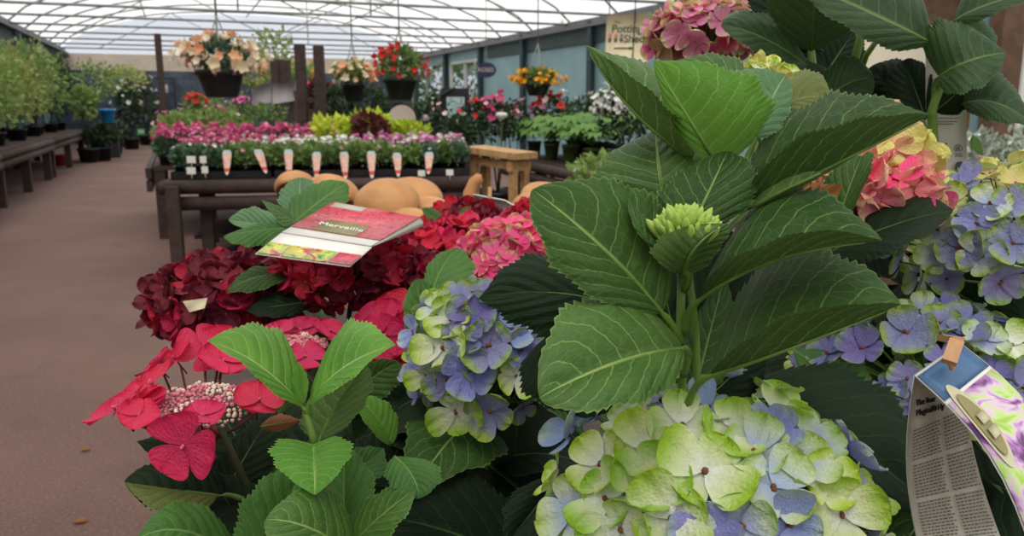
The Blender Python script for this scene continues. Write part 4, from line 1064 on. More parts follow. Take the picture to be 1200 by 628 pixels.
# ================================================================== plants further off
FOL = dict(
    green=varied('foliage_green', (112, 138, 78), (134, 160, 92), .6, .2),
    fresh=varied('foliage_fresh', (124, 152, 80), (148, 174, 98), .6, .25),
    yellow=varied('foliage_yellow_green', (146, 158, 88), (168, 176, 106), .6, .3),
    dark=varied('foliage_dark', (44, 62, 40), (60, 80, 48), .6, .1),
    grey=varied('foliage_grey_green', (88, 116, 88), (110, 136, 104), .6, .15),
    lime=varied('foliage_lime', (176, 196, 52), (206, 218, 78), .6, .3),
    plum=varied('foliage_plum', (88, 40, 42), (112, 56, 52), .6, .15),
    silver=varied('foliage_silver', (150, 160, 146), (176, 184, 168), .7, .15),
    fatsia=varied('foliage_fatsia', (80, 120, 54), (104, 144, 68), .5, .2),
)
FL = dict(
    pink=varied('bloom_pink', (222, 108, 156), (236, 150, 186), .6, .2),
    deep=varied('bloom_deep_pink', (208, 70, 120), (226, 100, 144), .6, .2),
    pale=varied('bloom_pale_pink', (238, 176, 190), (244, 208, 212), .6, .2),
    white=varied('bloom_white', (240, 238, 230), (226, 226, 214), .6, .2),
    red=varied('bloom_red', (206, 36, 44), (226, 64, 60), .6, .2),
    cream=varied('bloom_cream', (238, 216, 180), (246, 232, 206), .6, .25),
    peach=varied('bloom_peach', (240, 170, 130), (244, 196, 160), .6, .25),
    orange=varied('bloom_orange', (240, 164, 36), (246, 190, 62), .6, .2),
    mauve=varied('bloom_mauve', (206, 90, 170), (224, 130, 196), .6, .2),
)
def foliage(par, c, rx, ry, rz, n, ls, mat, seed=0, up=.3, hollow=.45, zcut=-1.0, name='foliage'):
    rg = random.Random(seed); mb = MB(); c = V(c)
    for i in range(n):
        while True:
            u = V((rg.uniform(-1, 1), rg.uniform(-1, 1), rg.uniform(-1, 1)))
            if hollow < u.length < 1 and u.z > zcut: break
        lump = .80 + .35 * mnoise.noise(u * 2.2 + V((seed, 0, 0)))
        p = c + V((u.x * rx, u.y * ry, u.z * rz)) * lump
        d = (u.normalized() + V((rg.gauss(0, .5), rg.gauss(0, .5), rg.gauss(0, .5) + up))).normalized()
        s = d.cross(V((rg.gauss(0, 1), rg.gauss(0, 1), rg.gauss(0, 1)))).normalized(); nn = d.cross(s)
        l = ls * rg.uniform(.6, 1.25); w = l * .30
        mb.add([p, p + d * l * .45 + s * w - nn * l * .06, p + d * l - nn * l * .18, p + d * l * .45 - s * w - nn * l * .06, p + d * l * .45 + nn * l * .05],
               [(0, 1, 4), (1, 2, 4), (2, 3, 4), (3, 0, 4)])
    return mb.build(name, mat, par)
def blooms(par, c, rx, ry, rz, n, r, mats, seed=0, zmin=.1, name='flowers', flat=.5, spread=.12, many=False):
    """open ruffled flowers over a dome; one mesh per colour"""
    rg = random.Random(seed + 99); c = V(c); ms = [MB() for _ in mats]; single = n <= 100 and not many
    for i in range(n):
        z = rg.uniform(zmin, 1); a = rg.uniform(0, 2 * PI); rr = math.sqrt(max(0, 1 - z * z)) * rg.uniform(.75, 1.1)
        u = V((rr * math.cos(a), rr * math.sin(a), z)); p = c + V((u.x * rx, u.y * ry, u.z * rz)) * rg.uniform(1 - spread, 1 + spread)
        nn = (u + V((0, 0, .3)) + V((rg.gauss(0, .4), rg.gauss(0, .4), rg.gauss(0, .3)))).normalized()
        M3 = nn.to_track_quat('Z', 'Y').to_matrix(); k = r * rg.uniform(.7, 1.25); m = MB() if single else ms[i % len(ms)]
        vs = [p]; K2 = 10
        for j in range(K2): vs.append(p + M3 @ V((math.cos(j * .628) * k * (1 if j % 2 else .72), math.sin(j * .628) * k * (1 if j % 2 else .72), k * flat * (1 if j % 2 else .6))))
        for j in range(K2): vs.append(p + M3 @ V((math.cos(j * .628) * k * .55, math.sin(j * .628) * k * .55, k * flat * .1 + (.0))))
        fs = []
        for j in range(K2):
            j2 = (j + 1) % K2
            fs += [(0, 11 + j, 11 + j2), (11 + j, 1 + j, 1 + j2, 11 + j2)]
        m.add(vs, fs)
        m.tube([p, p - nn * k * .5 - V((0, 0, k * 1.5))], k * .08, 3)
        if single: m.build('flower', mats[i % len(mats)], par)
    if not single:
        for m, mt in zip(ms, mats):
            if m.v: m.build(name, mt, par)
def shrub(name, loc, label, cat, rx, rz, n, ls, fol, pot=(.13, .2), flow=None, group=None, seed=0, stem_h=.0, ry=None, zcut=-.9):
    """potted plant: pot, stems, foliage dome, optional flowers (mats, count, radius)"""
    loc = V(loc); t = thing(name, loc, label, cat, group); z0 = 0
    if pot: pot_parts(t, loc, pot[0], pot[1], n=12, soil=False); z0 = pot[1]
    c = loc + V((0, 0, z0 + stem_h + rz * .85))
    rg = random.Random(seed + 5); mb = MB()
    for i in range(5):
        a = i * 1.26 + seed; mb.tube([loc + V((0, 0, z0 * .85)), c + V((math.cos(a) * rx * .5, math.sin(a) * rx * .5, rz * .1))], [.008, .004], 5)
    mb.build('stem', M_['stem_dark'], t)
    foliage(t, c, rx, ry or rx, rz, n, ls, FOL[fol], seed, zcut=zcut)
    if flow: blooms(t, c, rx, ry or rx, rz, flow[1], flow[2], [FL[m] for m in flow[0]], seed, many=name == 'silver_plant' and flow[1] > 5)
    return t

# ---- front flower table
O1, UX, UY = V((-.07, 6.48, 0)), V((.977, -.215, 0)), V((.215, .977, 0))
TZ = .66
def T1(u, v, z=TZ): return O1 + UX * u + UY * v + V((0, 0, z))
R1 = Matrix((UX, UY, V((0, 0, 1)))).transposed()
tb = thing('flower_table', T1(1.1, .6, 0), 'dark timber display table with log rails carrying the tagged dianthus', 'table')
mb = MB()
for i in range(10): mb.box(T1(1.1, .06 + i * .125, TZ - .02), 2.2, .115, .04, R1)
mb.build('table_top', M_['timber_dark'], tb, smooth=False)
for z in (.605, .485):
    mb = MB(); mb.tube([T1(-.02, -.05, z), T1(2.24, -.05, z)], .052, 10); mb.build('rail', M_['timber_dark'], tb)
mb = MB(); mb.tube([T1(-.05, -.05, .60), T1(-.05, 1.25, .60)], .05, 10); mb.build('rail', M_['timber_dark'], tb)
for (u, v) in ((.04, -.13), (.22, .1), (2.1, .0), (.05, 1.15), (2.1, 1.15), (1.1, .0)):
    mb = MB(); mb.box(T1(u, v, (TZ - .04) / 2), .085, .085, TZ - .04, R1); mb.build('leg', M_['timber_dark'], tb, smooth=False)
mb = MB(); mb.box(T1(1.1, .62, .2), 2.0, .9, .03, R1); mb.build('lower_shelf', M_['timber_dark'], tb, smooth=False)
# trays
for i, (u0, u1) in enumerate(((.0, .72), (.74, 1.46), (1.48, 2.2))):
    tr_ = thing('plant_tray', T1((u0 + u1) / 2, .16), 'black plastic tray at the %s of the front table edge' % ('left end', 'middle', 'right end')[i], 'tray')
    mb = MB(); w = u1 - u0
    mb.box(T1((u0 + u1) / 2, .13, TZ + .006), w - .02, .26, .010, R1); mb.build('tray_base', M_['pot'], tr_, smooth=False)
    mb = MB()
    for (a, b) in (((u0 + .01, .0), (u1 - .01, .0)), ((u0 + .01, .26), (u1 - .01, .26)), ((u0 + .01, 0), (u0 + .01, .26)), ((u1 - .01, 0), (u1 - .01, .26))):
        mb.beam(T1(a[0], a[1], TZ + .03), T1(b[0], b[1], TZ + .03), .012, .05)
    mb.build('tray_rim', M_['pot'], tr_, smooth=False)
def dianthus(loc, fol, cols, nfl, label, group, seed, r=.062, rz=.075, fr=.019, lift=1.5):
    loc = V(loc); t = thing('potted_dianthus', loc, label, 'dianthus', group)
    pot_parts(t, loc, .048, .085, n=10, soil=False)
    c = loc + V((0, 0, .085 + rz * .7))
    foliage(t, c, r, r, rz, 330, .05, FOL[fol], seed, up=.9, hollow=.2)
    if nfl: blooms(t, c, r * 1.1, r * 1.1, rz * lift, nfl, fr, [FL[m] for m in cols], seed, zmin=.35, many=nfl > 5)
    return t
G1 = 'dianthus pots in the front row of the near flower table'
protos = {}
rg = random.Random(12)
SP = .115
def cell(key, maker, loc, label, group):
    if key not in protos: protos[key] = maker(loc, label, group); return protos[key]
    return copy_tree(protos[key], loc, label, group, rg.uniform(0, 6.28), rg.uniform(.92, 1.1))
mk = {}
for s in range(3):
    mk['grey%d' % s] = lambda l, a, g_, s=s: dianthus(l, 'grey', ['white'], 3, a, g_, 30 + s)
    mk['green%d' % s] = lambda l, a, g_, s=s: dianthus(l, 'green', ['pale', 'white'], 1 + s, a, g_, 40 + s, rz=.085)
    mk['pinkpot%d' % s] = lambda l, a, g_, s=s: dianthus(l, 'grey', ['deep', 'pink', 'pale'], 30, a, g_, 50 + s, rz=.09)
    mk['whitepot%d' % s] = lambda l, a, g_, s=s: dianthus(l, 'green', ['white'], 26, a, g_, 60 + s, rz=.085)
    mk['mixpot%d' % s] = lambda l, a, g_, s=s: dianthus(l, 'grey', ['white', 'mauve', 'pale'], 26, a, g_, 70 + s, rz=.09)
rowl = {0: 'front row', 1: 'second row', 2: 'third row', 3: 'back rows'}
kindl = dict(grey='grey green dianthus with few white flowers', green='fresh green dianthus hardly in flower', pinkpot='pink flowered dianthus', whitepot='white flowered dianthus', mixpot='dianthus with mixed mauve and white flowers')
for r in range(6):
    for i in range(19):
        u = .07 + i * SP; v = .07 + r * .125 + (.03 if i % 2 else 0)
        if r == 0: k = 'grey' if i < 3 else 'green' if i < 15 else rg.choice(['grey', 'green'])
        elif r == 1: k = 'grey' if i < 4 else 'green' if i < 13 else 'mixpot'
        elif r == 2: k = 'pinkpot' if i < 4 else 'whitepot' if 5 < i < 12 else 'mixpot'
        else: k = 'pinkpot' if i < 6 else 'whitepot' if i in (8, 9, 10) else 'mixpot'
        nm = k + str(rg.randrange(3)); zone = rowl[min(r, 3)]
        lab = '%s in the %s of the near table' % (kindl[k], zone)
        cell(nm, mk[nm], T1(u, v, TZ + (.012 if r < 2 else 0)), lab, lab.replace('in the', 'pots in the', 1))
# picture tags along the front edge
M_['tag_photo'] = photo_mat('tag_photo', [(140, 60, 124), (238, 168, 184), (246, 222, 200), (238, 150, 90), (226, 96, 50)], 55.)
M_['tag_red'] = plain('tag_red', (222, 96, 70), (206, 76, 60), .45)
M_['tag_top'] = plain('tag_pale_blue', (196, 214, 216), (180, 200, 206), .45)
ordn = ['first', 'second', 'third', 'fourth', 'fifth', 'sixth', 'seventh', 'eighth']
ptag = None
def tag_at(px, y0, y1, i, lean):
    d = 5.90 + (px - 200) / 345 * .36
    top, bot = P(px + lean, y0, d), P(px, y1, d)
    lab = 'narrow pink and orange picture tag, %s from the left along the tray edge' % ordn[i]
    t = thing('picture_tag', bot, lab, 'plant tag', 'picture tags along the near tray edge')
    ax = (top - bot); w = .026; rt_ = CR * w
    def pl(name, mat, a, b, wa, wb):
        mb = MB(); A_, B_ = bot + ax * a, bot + ax * b; n = _h * .0015
        v = [A_ - CR * wa, A_ + CR * wa, B_ + CR * wb, B_ - CR * wb]
        mb.add([q - n for q in v] + [q + n for q in v], [(0, 1, 2, 3), (7, 6, 5, 4), (0, 4, 5, 1), (1, 5, 6, 2), (2, 6, 7, 3), (3, 7, 4, 0)])
        mb.build(name, mat, t, smooth=False)
    pl('spike', M_['paper'], 0.0, .12, .004, .016); pl('red_band', M_['tag_red'], .12, .27, .016, .020)
    pl('picture', M_['tag_photo'], .27, .86, .021, .034); pl('heading', M_['tag_top'], .86, 1.0, .034, .024)
for i, (px, y0, y1, ln) in enumerate(((266, 176, 205, 0), (312, 175, 203, -10), (339, 175, 208, -1), (371, 178, 208, 0), (405, 178, 210, -2), (436, 177, 209, -1), (467, 179, 207, -2), (502, 178, 204, 1))):
    tag_at(px, y0, y1, i, ln)
for i, (px, py) in enumerate(((224, 187), (238, 187), (224, 200), (240, 199))):
    p = P(px, py, 5.90); t = thing('price_label', p, ['small white price label upper left on the grey dianthus pots', 'small white price label upper right on the grey dianthus pots', 'small white price label lower left on the grey dianthus pots', 'small white price label lower right on the grey dianthus pots'][i], 'label')
    mb = MB(); w = .036 if i % 2 == 0 else .026; mb.box(p, w * 2 * .9, .004, .05, Matrix((CR, _h, V((0, 0, 1)))).transposed()); mb.build('card', M_['paper'], t, smooth=False)
    mb = MB(); mb.tube([p + _h * .004 + V((0, 0, .02)), p + _h * .004 - V((0, 0, .06))], .004, 5); mb.build('spike', M_['paper'], t)
for i, (px, py) in enumerate(((494, 203), (527, 202))):
    p = P(px, py, 6.20); t = thing('price_label', p, 'small white price label near the right end of the tray edge, %s of two' % ('left', 'right')[i], 'label')
    mb = MB(); mb.box(p, .055, .004, .045, Matrix((CR, _h, V((0, 0, 1)))).transposed()); mb.build('card', M_['paper'], t, smooth=False)
    mb = MB(); mb.tube([p + _h * .004 + V((0, 0, .02)), p + _h * .004 - V((0, 0, .06))], .004, 5); mb.build('spike', M_['paper'], t)
# leafy plants at the back of the near table
def heuchera(loc, fol, label, rx, rz, n, seed, ls=.10):
    return shrub('heuchera', loc, label, 'heuchera', rx, rz, n, ls, fol, (.07, .14), seed=seed, stem_h=.10)
heuchera(T1(1.16, .92), 'lime', 'lime yellow heuchera left of the plum leaved one', .20, .11, 260, 1, .08)
for o_ in (): pass
heuchera(T1(1.45, .97), 'lime', 'lime yellow heuchera behind the plum leaved one', .24, .13, 280, 2, .085)
heuchera(T1(1.80, .92), 'lime', 'lime yellow heuchera under the white arched board', .20, .08, 220, 3, .08)
heuchera(T1(1.46, .74), 'plum', 'plum red heuchera among the lime yellow ones', .16, .12, 200, 4, .08)

# ---- second table behind, left side along the aisle
t2 = thing('flower_table', (.95, 9.0, 0), 'dark timber display table behind the near one, carrying pink drifts and green mounds', 'table')
mb = MB()
for i in range(14): mb.box((1.08, 8.0 + i * .16, TZ - .02), 2.6, .15, .04)
mb.build('table_top', M_['timber_dark'], t2, smooth=False)
for z in (.60, .48):
    mb = MB(); mb.beam((-.26, 7.9, z), (-.26, 10.2, z), .05, .09); mb.build('rail', M_['timber_dark'], t2, smooth=False)
for x, y in ((-.17, 7.98), (-.17, 10.05), (2.3, 7.98), (2.3, 10.05), (-.17, 9.0)):
    mb = MB(); mb.box((x, y, (TZ - .04) / 2), .09, .09, TZ - .04); mb.build('leg', M_['timber_dark'], t2, smooth=False)
pr = {}
for r in range(3):
    for i in range(11):
        x, y = -.12 + i * .15, 8.0 + r * .19
        k = 'drift%d' % ((i + r) % 3)
        lab = ['bright pink flowered pot in the front drift of the second table', 'bright pink flowered pot in the middle drift of the second table', 'bright pink flowered pot in the rear drift of the second table'][r]
        cell(k, lambda l, a, g_, s=(i + r) % 3: dianthus(l, 'grey', ['pink', 'deep', 'pink'], 30, a, g_, 90 + s, r=.085, rz=.115, fr=.022), (x, y, TZ), lab, lab.replace('pot in', 'pots in'))
for i, (x, y, rx, rz) in enumerate(((.04, 9.0, .30, .20), (.42, 9.1, .33, .22), (.85, 9.2, .36, .24), (.35, 9.75, .36, .30))):
    shrub('mounded_shrub', (x, y, TZ), ['rounded green shrub left on the second table', 'rounded green shrub second from the left on the second table', 'rounded darker green shrub by the trellis on the second table', 'rounded green shrub rearmost on the second table'][i], 'shrub',
          rx, rz, 700, .06, 'fresh' if i < 2 else 'green', (.12, .12), (['pink', 'pale'], 12 if i != 2 else 3, .03) if i != 2 else None, seed=100 + i)
shrub('phlox', P(284, 112, 9.0) - V((0, 0, .42)), 'mauve pink phlox head right of the cream hanging basket', 'phlox', .10, .07, 120, .04, 'green', (.07, .28), (['mauve', 'pink'], 40, .022), seed=120)
# ---- slatted brown trellis screen on the second table
scn = thing('trellis_screen', P(350, 160, 8.6), 'brown timber screen of tall posts and boards in the middle of the tables', 'screen')
def post(px, y0, d, w=.10, ht=None):
    p = P(px, y0, d); mb = MB(); zb = TZ if d < 9 else 0; mb.box((p.x, p.y, (p.z + zb) / 2), w, w, p.z - zb, Matrix((CR, _h, V((0, 0, 1)))).transposed())
    mb.build('post', M_['timber_dark'], scn, smooth=False); return p
a = post(351, 52, 8.7); b = post(373, 54, 8.7)
c_ = post(322, 70, 10.6); d_ = post(335, 71, 10.6); post(329, 70, 10.9)
mb = MB()
for z in (.78, .93, 1.08, 1.23): mb.beam((c_.x, c_.y, z), (a.x, a.y, z), .03, .15)
mb.build('boards', M_['timber_dark'], scn, smooth=False)
mb = MB(); mb.beam((c_.x, c_.y, 1.33), (a.x, a.y, 1.33), .04, .05); mb.beam((a.x, a.y, 1.25), (b.x, b.y, 1.25), .04, .05); mb.beam((a.x, a.y, .95), (b.x, b.y, .95), .04, .4); mb.build('rail', M_['timber_dark'], scn, smooth=False)
M_['mesh'] = plain('grey_mesh_sheet', (150, 144, 144), (138, 130, 132), .6, 6)
for i, q in enumerate(((P(296, 103, 10.2), P(318, 96, 10.4), P(318, 120, 10.4), P(296, 124, 10.2)), (P(319, 98, 9.6), P(346, 95, 9.2), P(346, 118, 9.2), P(319, 122, 9.6)))):
    quad_sheet(scn, 'grey_sheet', M_['mesh'], [[q[0], q[1]], [q[3], q[2]]], .01)
# ---- shrubs behind the screen
for i, (px, py, d, rx, rz, fol, lab) in enumerate(((318, 66, 13.0, .42, .55, 'yellow', 'airy yellow green shrub rising behind the left screen posts'), (295, 80, 12.0, .35, .40, 'yellow', 'airy yellow green shrub beside the cream hanging basket'), (352, 95, 12.4, .30, .30, 'fresh', 'bushy green plant with yellow flowers between the screen posts'), (392, 120, 10.5, .30, .22, 'dark', 'dark green bush under the small cream hanging basket'), (372, 112, 11.0, .28, .20, 'plum', 'dark plum bush right of the screen posts'), (432, 124, 10.5, .38, .32, 'dark', 'dark green bush between the two hanging baskets'), (500, 140, 10.4, .32, .30, 'dark', 'dark green bush right of the arched board near the poster stand'), (455, 135, 11.5, .40, .36, 'dark', 'dark green bush behind the arched board'), (400, 138, 9.9, .30, .24, 'dark', 'dark green bush behind the lime yellow heucheras'))):
    p = P(px, py, d); h = p.z - rz * .85
    shrub('potted_shrub', (p.x, p.y, 0), lab, 'shrub', rx, rz, 420, .09, fol, (.2, .35), (['orange'], 14, .05) if i == 2 else (['deep'], 5, .04) if i == 4 else None, seed=130 + i, stem_h=max(.05, h - .35))
# ---- arched white board
p = P(472, 158, 8.0); ab = thing('arched_board', p, 'white arched board with black frame among the leafy plants', 'sign')
mbf, mbw = MB(), MB(); R3 = Matrix((CR, _h, V((0, 0, 1)))).transposed()
def archpts(w, h, n=18):
    return [(-w, 0)] + [(-w * math.cos(PI * i / n), h - w + w * math.sin(PI * i / n)) for i in range(n + 1)] + [(w, 0)]
for m, w, h, off, th in ((mbf, .155, .33, .0, .03), (mbw, .135, .31, -.02, .02)):
    pts = archpts(w, h); k = len(pts)
    fr_ = [p + R3 @ V((x, off - th / 2, z - .02)) for x, z in pts]; bk_ = [v + _h * th for v in fr_]
    m.add(fr_ + bk_, [tuple(range(k - 1, -1, -1)), tuple(range(k, 2 * k))] + [(i, (i + 1) % k, k + (i + 1) % k, k + i) for i in range(k)])
mbw.box(p + R3 @ V((0, -.032, .07)), .27, .004, .008)
mbf.build('frame', M_['pot'], ab, smooth=False); mbw.build('board', plain('board_white', (232, 214, 200), (222, 202, 188), .6), ab, smooth=False)
mb = MB(); mb.box(V((p.x, p.y + .03, (p.z - .0) / 2)), .05, .05, p.z); mb.build('stand', M_['timber_dark'], ab, smooth=False)
# ---- hanging baskets
def basket(px, py, d, w, h, label, fol, cols, nfl, fr_, rx, rz, seed, top=None, droop=0.0, hoopy=None):
    """pot centre top at the pixel, hung by three chains from the roof bar above"""
    p = P(px, py, d); t = thing('hanging_basket', p - V((0, 0, h)), label, 'hanging basket')
    mb = MB(); c = p - V((0, 0, h))
    mb.lathe(c, [(w * .60, 0), (w * .66, .01), (w * .93, h * .80), (w * 1.03, h * .80), (w * 1.05, h), (w * .96, h), (w * .92, h * .85)], 20)
    mb.build('pot', M_['basket'], t)
    hk = V((p.x, p.y, ZE + .02)); mb = MB()
    kn = p + V((0, 0, .42))
    for i in range(3):
        a = i * 2.094 + .5; mb.tube([p + V((math.cos(a) * w, math.sin(a) * w, -.02)), kn], .006, 5)
    mb.tube([kn, hk], .007, 5); mb.tube([hk + V((0, .03, -.06)), hk + V((0, .045, 0)), hk + V((0, 0, .05)), hk + V((0, -.045, 0))], .007, 5)
    mb.build('chain', M_['steel'], t)
    foliage(t, p + V((0, 0, rz * .75)), rx * .92, rx * .92, rz * .9, 420, .075, FOL[fol], seed, up=.1)
    blooms(t, p + V((0, 0, rz * .55)), rx * 1.16, rx * 1.16, rz * 1.15, nfl, fr_, [FL[m] for m in cols], seed, zmin=-.40, spread=.12, flat=.7)
    yb = round(p.y / 2) * 2
    return t
M_['basket'] = plain('basket_dark_green', (34, 44, 42), (28, 36, 34), .5, 20)
basket(258, 82, 6.6, .19, .22, 'largest hanging basket with cream begonias, left of the screen', 'grey', ['cream', 'cream', 'cream', 'peach'], 90, .048, .28, .16, 201)
basket(414, 97, 8.6, .125, .20, 'smaller hanging basket with cream and peach begonias right of the screen', 'green', ['cream', 'peach', 'cream'], 60, .042, .20, .13, 202)
basket(469, 91, 7.4, .155, .20, 'hanging basket with red begonias', 'green', ['red', 'red'], 64, .026, .23, .17, 203)
basket(630, 98, 8.8, .145, .13, 'hanging basket with orange yellow flowers before the teal wall', 'green', ['orange', 'orange'], 70, .034, .23, .09, 204)
def flowerspray(px, py, d, label, cols, n, r, seed, rx=.09, rz=.09):
    p = P(px, py, d); return p
t = shrub('potted_geranium', P(228, 108, 8.6) - V((0, 0, .36)), 'red geranium below the cream hanging basket', 'geranium', .13, .10, 140, .06, 'green', (.08, .16), (['red'], 30, .030), seed=210)

# ---- workbench, fatsia staging, roses on the right
wb = thing('workbench', P(580, 200, 6.9), 'pale unpainted timber potting bench behind the toadstools', 'bench')
wz = .90; q0, q1_ = P(545, 170, 6.7), P(603, 178, 6.35); wz = q0.z
ex = (q1_ - q0).normalized(); ey = V((-ex.y, ex.x, 0)); wl = (q1_ - q0).length; wd = .24
RW = Matrix((ex, ey, V((0, 0, 1)))).transposed()
def WBp(u, v, z): return V((q0.x, q0.y, 0)) + ex * u + ey * v + V((0, 0, z))
mb = MB(); mb.box(WBp(wl / 2, wd / 2, wz - .035), wl + .04, wd + .04, .05, RW); mb.build('bench_top', M_['timber_pale'], wb, smooth=False)
for (u, v) in ((.06, .05), (wl - .06, .05), (.06, wd - .05), (wl - .06, wd - .05)):
    mb = MB(); mb.box(WBp(u, v, (wz - .05) / 2), .055, .055, wz - .05, RW); mb.build('leg', M_['timber_pale'], wb, smooth=False)
for z, v in ((wz - .12, .05), (.40, .05), (.40, wd - .05)):
    mb = MB(); mb.box(WBp(wl / 2, v, z), wl - .1, .04, .06, RW); mb.build('rail', M_['timber_pale'], wb, smooth=False)
for z in (wz - .12, .40):
    mb = MB(); mb.box(WBp(wl - .06, wd / 2, z), .05, wd, .08, RW); mb.build('side_rail', M_['timber_pale'], wb, smooth=False)
# staging with log rails
fz = .66; fs0, fs1 = PZ(596, 182, fz), PZ(712, 206, fz)
fx = (fs1 - fs0).normalized(); fy = V((-fx.y, fx.x, 0)); fl_ = (fs1 - fs0).length + .8
RF = Matrix((fx, fy, V((0, 0, 1)))).transposed()
def FT(u, v, z=fz): return V((fs0.x, fs0.y, 0)) + fx * u + fy * v + V((0, 0, z))
ft = thing('plant_staging', FT(fl_ / 2, .5, 0), 'dark log railed staging under the broad leaved plants', 'table')
mb = MB()
for i in range(8): mb.box(FT(fl_ / 2, .08 + i * .15, fz - .02), fl_, .14, .04, RF)
mb.build('table_top', M_['timber_dark'], ft, smooth=False)
for z in (.61, .50):
    mb = MB(); mb.tube([FT(-.02, -.04, z), FT(fl_, -.04, z)], .05, 10); mb.build('rail', M_['timber_dark'], ft)
for (u, v) in ((.12, .05), (.95, .05), (fl_ - .1, .05), (.12, 1.1), (fl_ - .1, 1.1)):
    mb = MB(); mb.box(FT(u, v, .31), .09, .09, .62, RF); mb.build('leg', M_['timber_dark'], ft, smooth=False)
M_['pot_green'] = plain('pot_green', (84, 100, 52), (72, 88, 44), .5, 20)
def fatsia(loc, label, seed):
    loc = V(loc); t = thing('fatsia', loc, label, 'fatsia'); rg = random.Random(seed)
    pot_parts(t, loc, .075, .16, M_['pot_green'], n=12, soil=False)
    for i in range(15):
        a = i * 2.4; f = i / 15; d = V((math.cos(a), math.sin(a), .9 - f * .5)).normalized()
        b = loc + V((0, 0, .16 + .14 * (1 - f))); tip = b + d * (.15 + .1 * f)
        mb = MB(); mb.tube([b, b.lerp(tip, .6) + V((0, 0, .02)), tip], .004, 5, 0)
        out = V((d.x, d.y, -.25)).normalized(); s = out.cross(V((0, 0, 1))).normalized(); nn = s.cross(out)
        for k in range(7):
            th = (k - 3) * .55; dd = out * math.cos(th) + s * math.sin(th); l = .15 * (1 - .07 * abs(k - 3)); ss = nn.cross(dd)
            mb.add([tip, tip + dd * l * .55 + ss * l * .20, tip + dd * l - nn * .03, tip + dd * l * .55 - ss * l * .20, tip + dd * l * .5 + nn * .012], [(0, 1, 4), (1, 2, 4), (2, 3, 4), (3, 0, 4)], 1)
        mb.build('leaf', [M_['stem'], FOL['fatsia']], t)
    return t
FN = ['leftmost', 'second from the left', 'third from the left', 'fourth from the left', 'fifth from the left', 'rightmost']
f0 = None
for i in range(6):
    l = 'fatsia in a green pot at the staging front, %s in its row' % FN[i]
    q = FT(.22 + i * .27, .22 + .1 * (i % 2))
    if f0 is None: f0 = fatsia(q, l, 3); f0['group'] = 'fatsias on the log railed staging'
    else: copy_tree(f0, q, l, 'fatsias on the log railed staging', i * 1.1, 1 + .08 * math.sin(i * 2))
for i in range(5):
    l = ['fatsia in the second row of the log railed staging, leftmost', 'fatsia in the second row of the log railed staging, second from left', 'fatsia in the second row of the log railed staging, middle one', 'fatsia in the second row of the log railed staging, fourth from left', 'fatsia in the second row of the log railed staging, rightmost'][i]
    copy_tree(f0, FT(.35 + i * .28, .62), l, 'fatsias in the second row of the staging', i * 1.7, 1.12)
for i, (px, py, d, rx, rz, cols, nf, lab) in enumerate(((560, 140, 8.6, .22, .22, ['deep', 'red'], 12, 'rose bush with red and pink flowers behind the pale potting bench'), (583, 140, 8.4, .24, .26, ['deep', 'pale', 'deep'], 16, 'rose bush with deep pink flowers below the oval sign'), (604, 145, 8.8, .22, .24, ['pale', 'deep'], 10, 'rose bush with a few pale pink flowers left of the fatsias'), (648, 130, 9.0, .26, .20, ['red', 'red', 'pale', 'white'], 14, 'rose bush with red and white flowers behind the fatsias'), (690, 133, 8.8, .30, .22, ['white'], 4, 'dark green bush with few white flowers behind the fatsias'), (520, 150, 8.6, .24, .24, ['pale'], 4, 'dark green bush right of the arched board'), (540, 155, 8.0, .18, .16, ['white'], 3, 'dark green bush by the end of the near table'))):
    p = P(px, py, d)
    shrub('rose_bush', (p.x, p.y, fz if i == 4 else 0), lab, 'rose bush', rx, rz, 420, .06, 'dark', (.12, .14) if i == 4 else (.16, .3), (cols, nf, .045), seed=220 + i, stem_h=max(.02, p.z - rz * .85 - (.8 if i == 4 else .3)))
p = P(588, 136, 7.7); t = thing('white_rose', p, 'single round white rose bloom left of the fatsia leaves', 'flower')
mb = MB(); mb.ball(p, .045, 0, .12); [mb.ball(p + V((math.cos(a) * .03, math.sin(a) * .03, .01)), .03, 0, .1) for a in (0, 1.3, 2.5, 3.8, 5.)]; mb.build('bloom', FL['white'], t)
mb = MB(); mb.tube([(p.x, p.y + .1, 0), (p.x, p.y, p.z)], .006, 5); mb.build('stem', M_['stem_dark'], t)
p = P(733, 140, 6.6)
shrub('white_flowered_bush', (p.x, p.y, fz), 'rounded bush covered in small white flowers below the potting shed sign', 'bush', .27, .29, 420, .06, 'dark', (.14, .18), (['white', 'white'], 260, .024), seed=240, stem_h=max(.02, p.z - fz - .18 - .25))
p = P(700, 198, 5.7)
shrub('leafy_plant', (p.x, p.y, .0), 'low fresh green plant below the right end of the log railed staging', 'plant', .22, .14, 260, .07, 'fresh', (.14, .3), (['white'], 6, .02), seed=241, stem_h=max(.02, p.z - .44))
# oval sign, dark stand with poster
p = P(570, 82, 12.0); os_ = thing('oval_sign', p, 'small navy oval sign with pale lettering hung before the teal wall', 'sign')
mb = MB(); nseg = 28; fr_ = [p + CR * .145 * math.cos(2 * PI * i / nseg) + V((0, 0, .11 * math.sin(2 * PI * i / nseg))) for i in range(nseg)]
bk_ = [v + _h * .02 for v in fr_]; mb.add(fr_ + bk_, [tuple(range(nseg)), tuple(range(2 * nseg - 1, nseg - 1, -1))] + [(i, nseg + i, nseg + (i + 1) % nseg, (i + 1) % nseg) for i in range(nseg)])
mb.build('plate', M_['navy'], os_, smooth=False)
text('ROSES', .085, M_['paper_grey'], os_, p - _h * .004 + CR * -.01, CR, V((0, 0, 1)))
mb = MB(); mb.tube([p + V((0, 0, .10)), V((p.x, p.y, ZE))], .006, 5); mb.build('cord', M_['steel'], os_)
p = P(534, 125, 10.2); es = thing('poster_stand', (p.x, p.y, 0), 'black stand holding a small pale blue poster near the oval sign', 'stand')
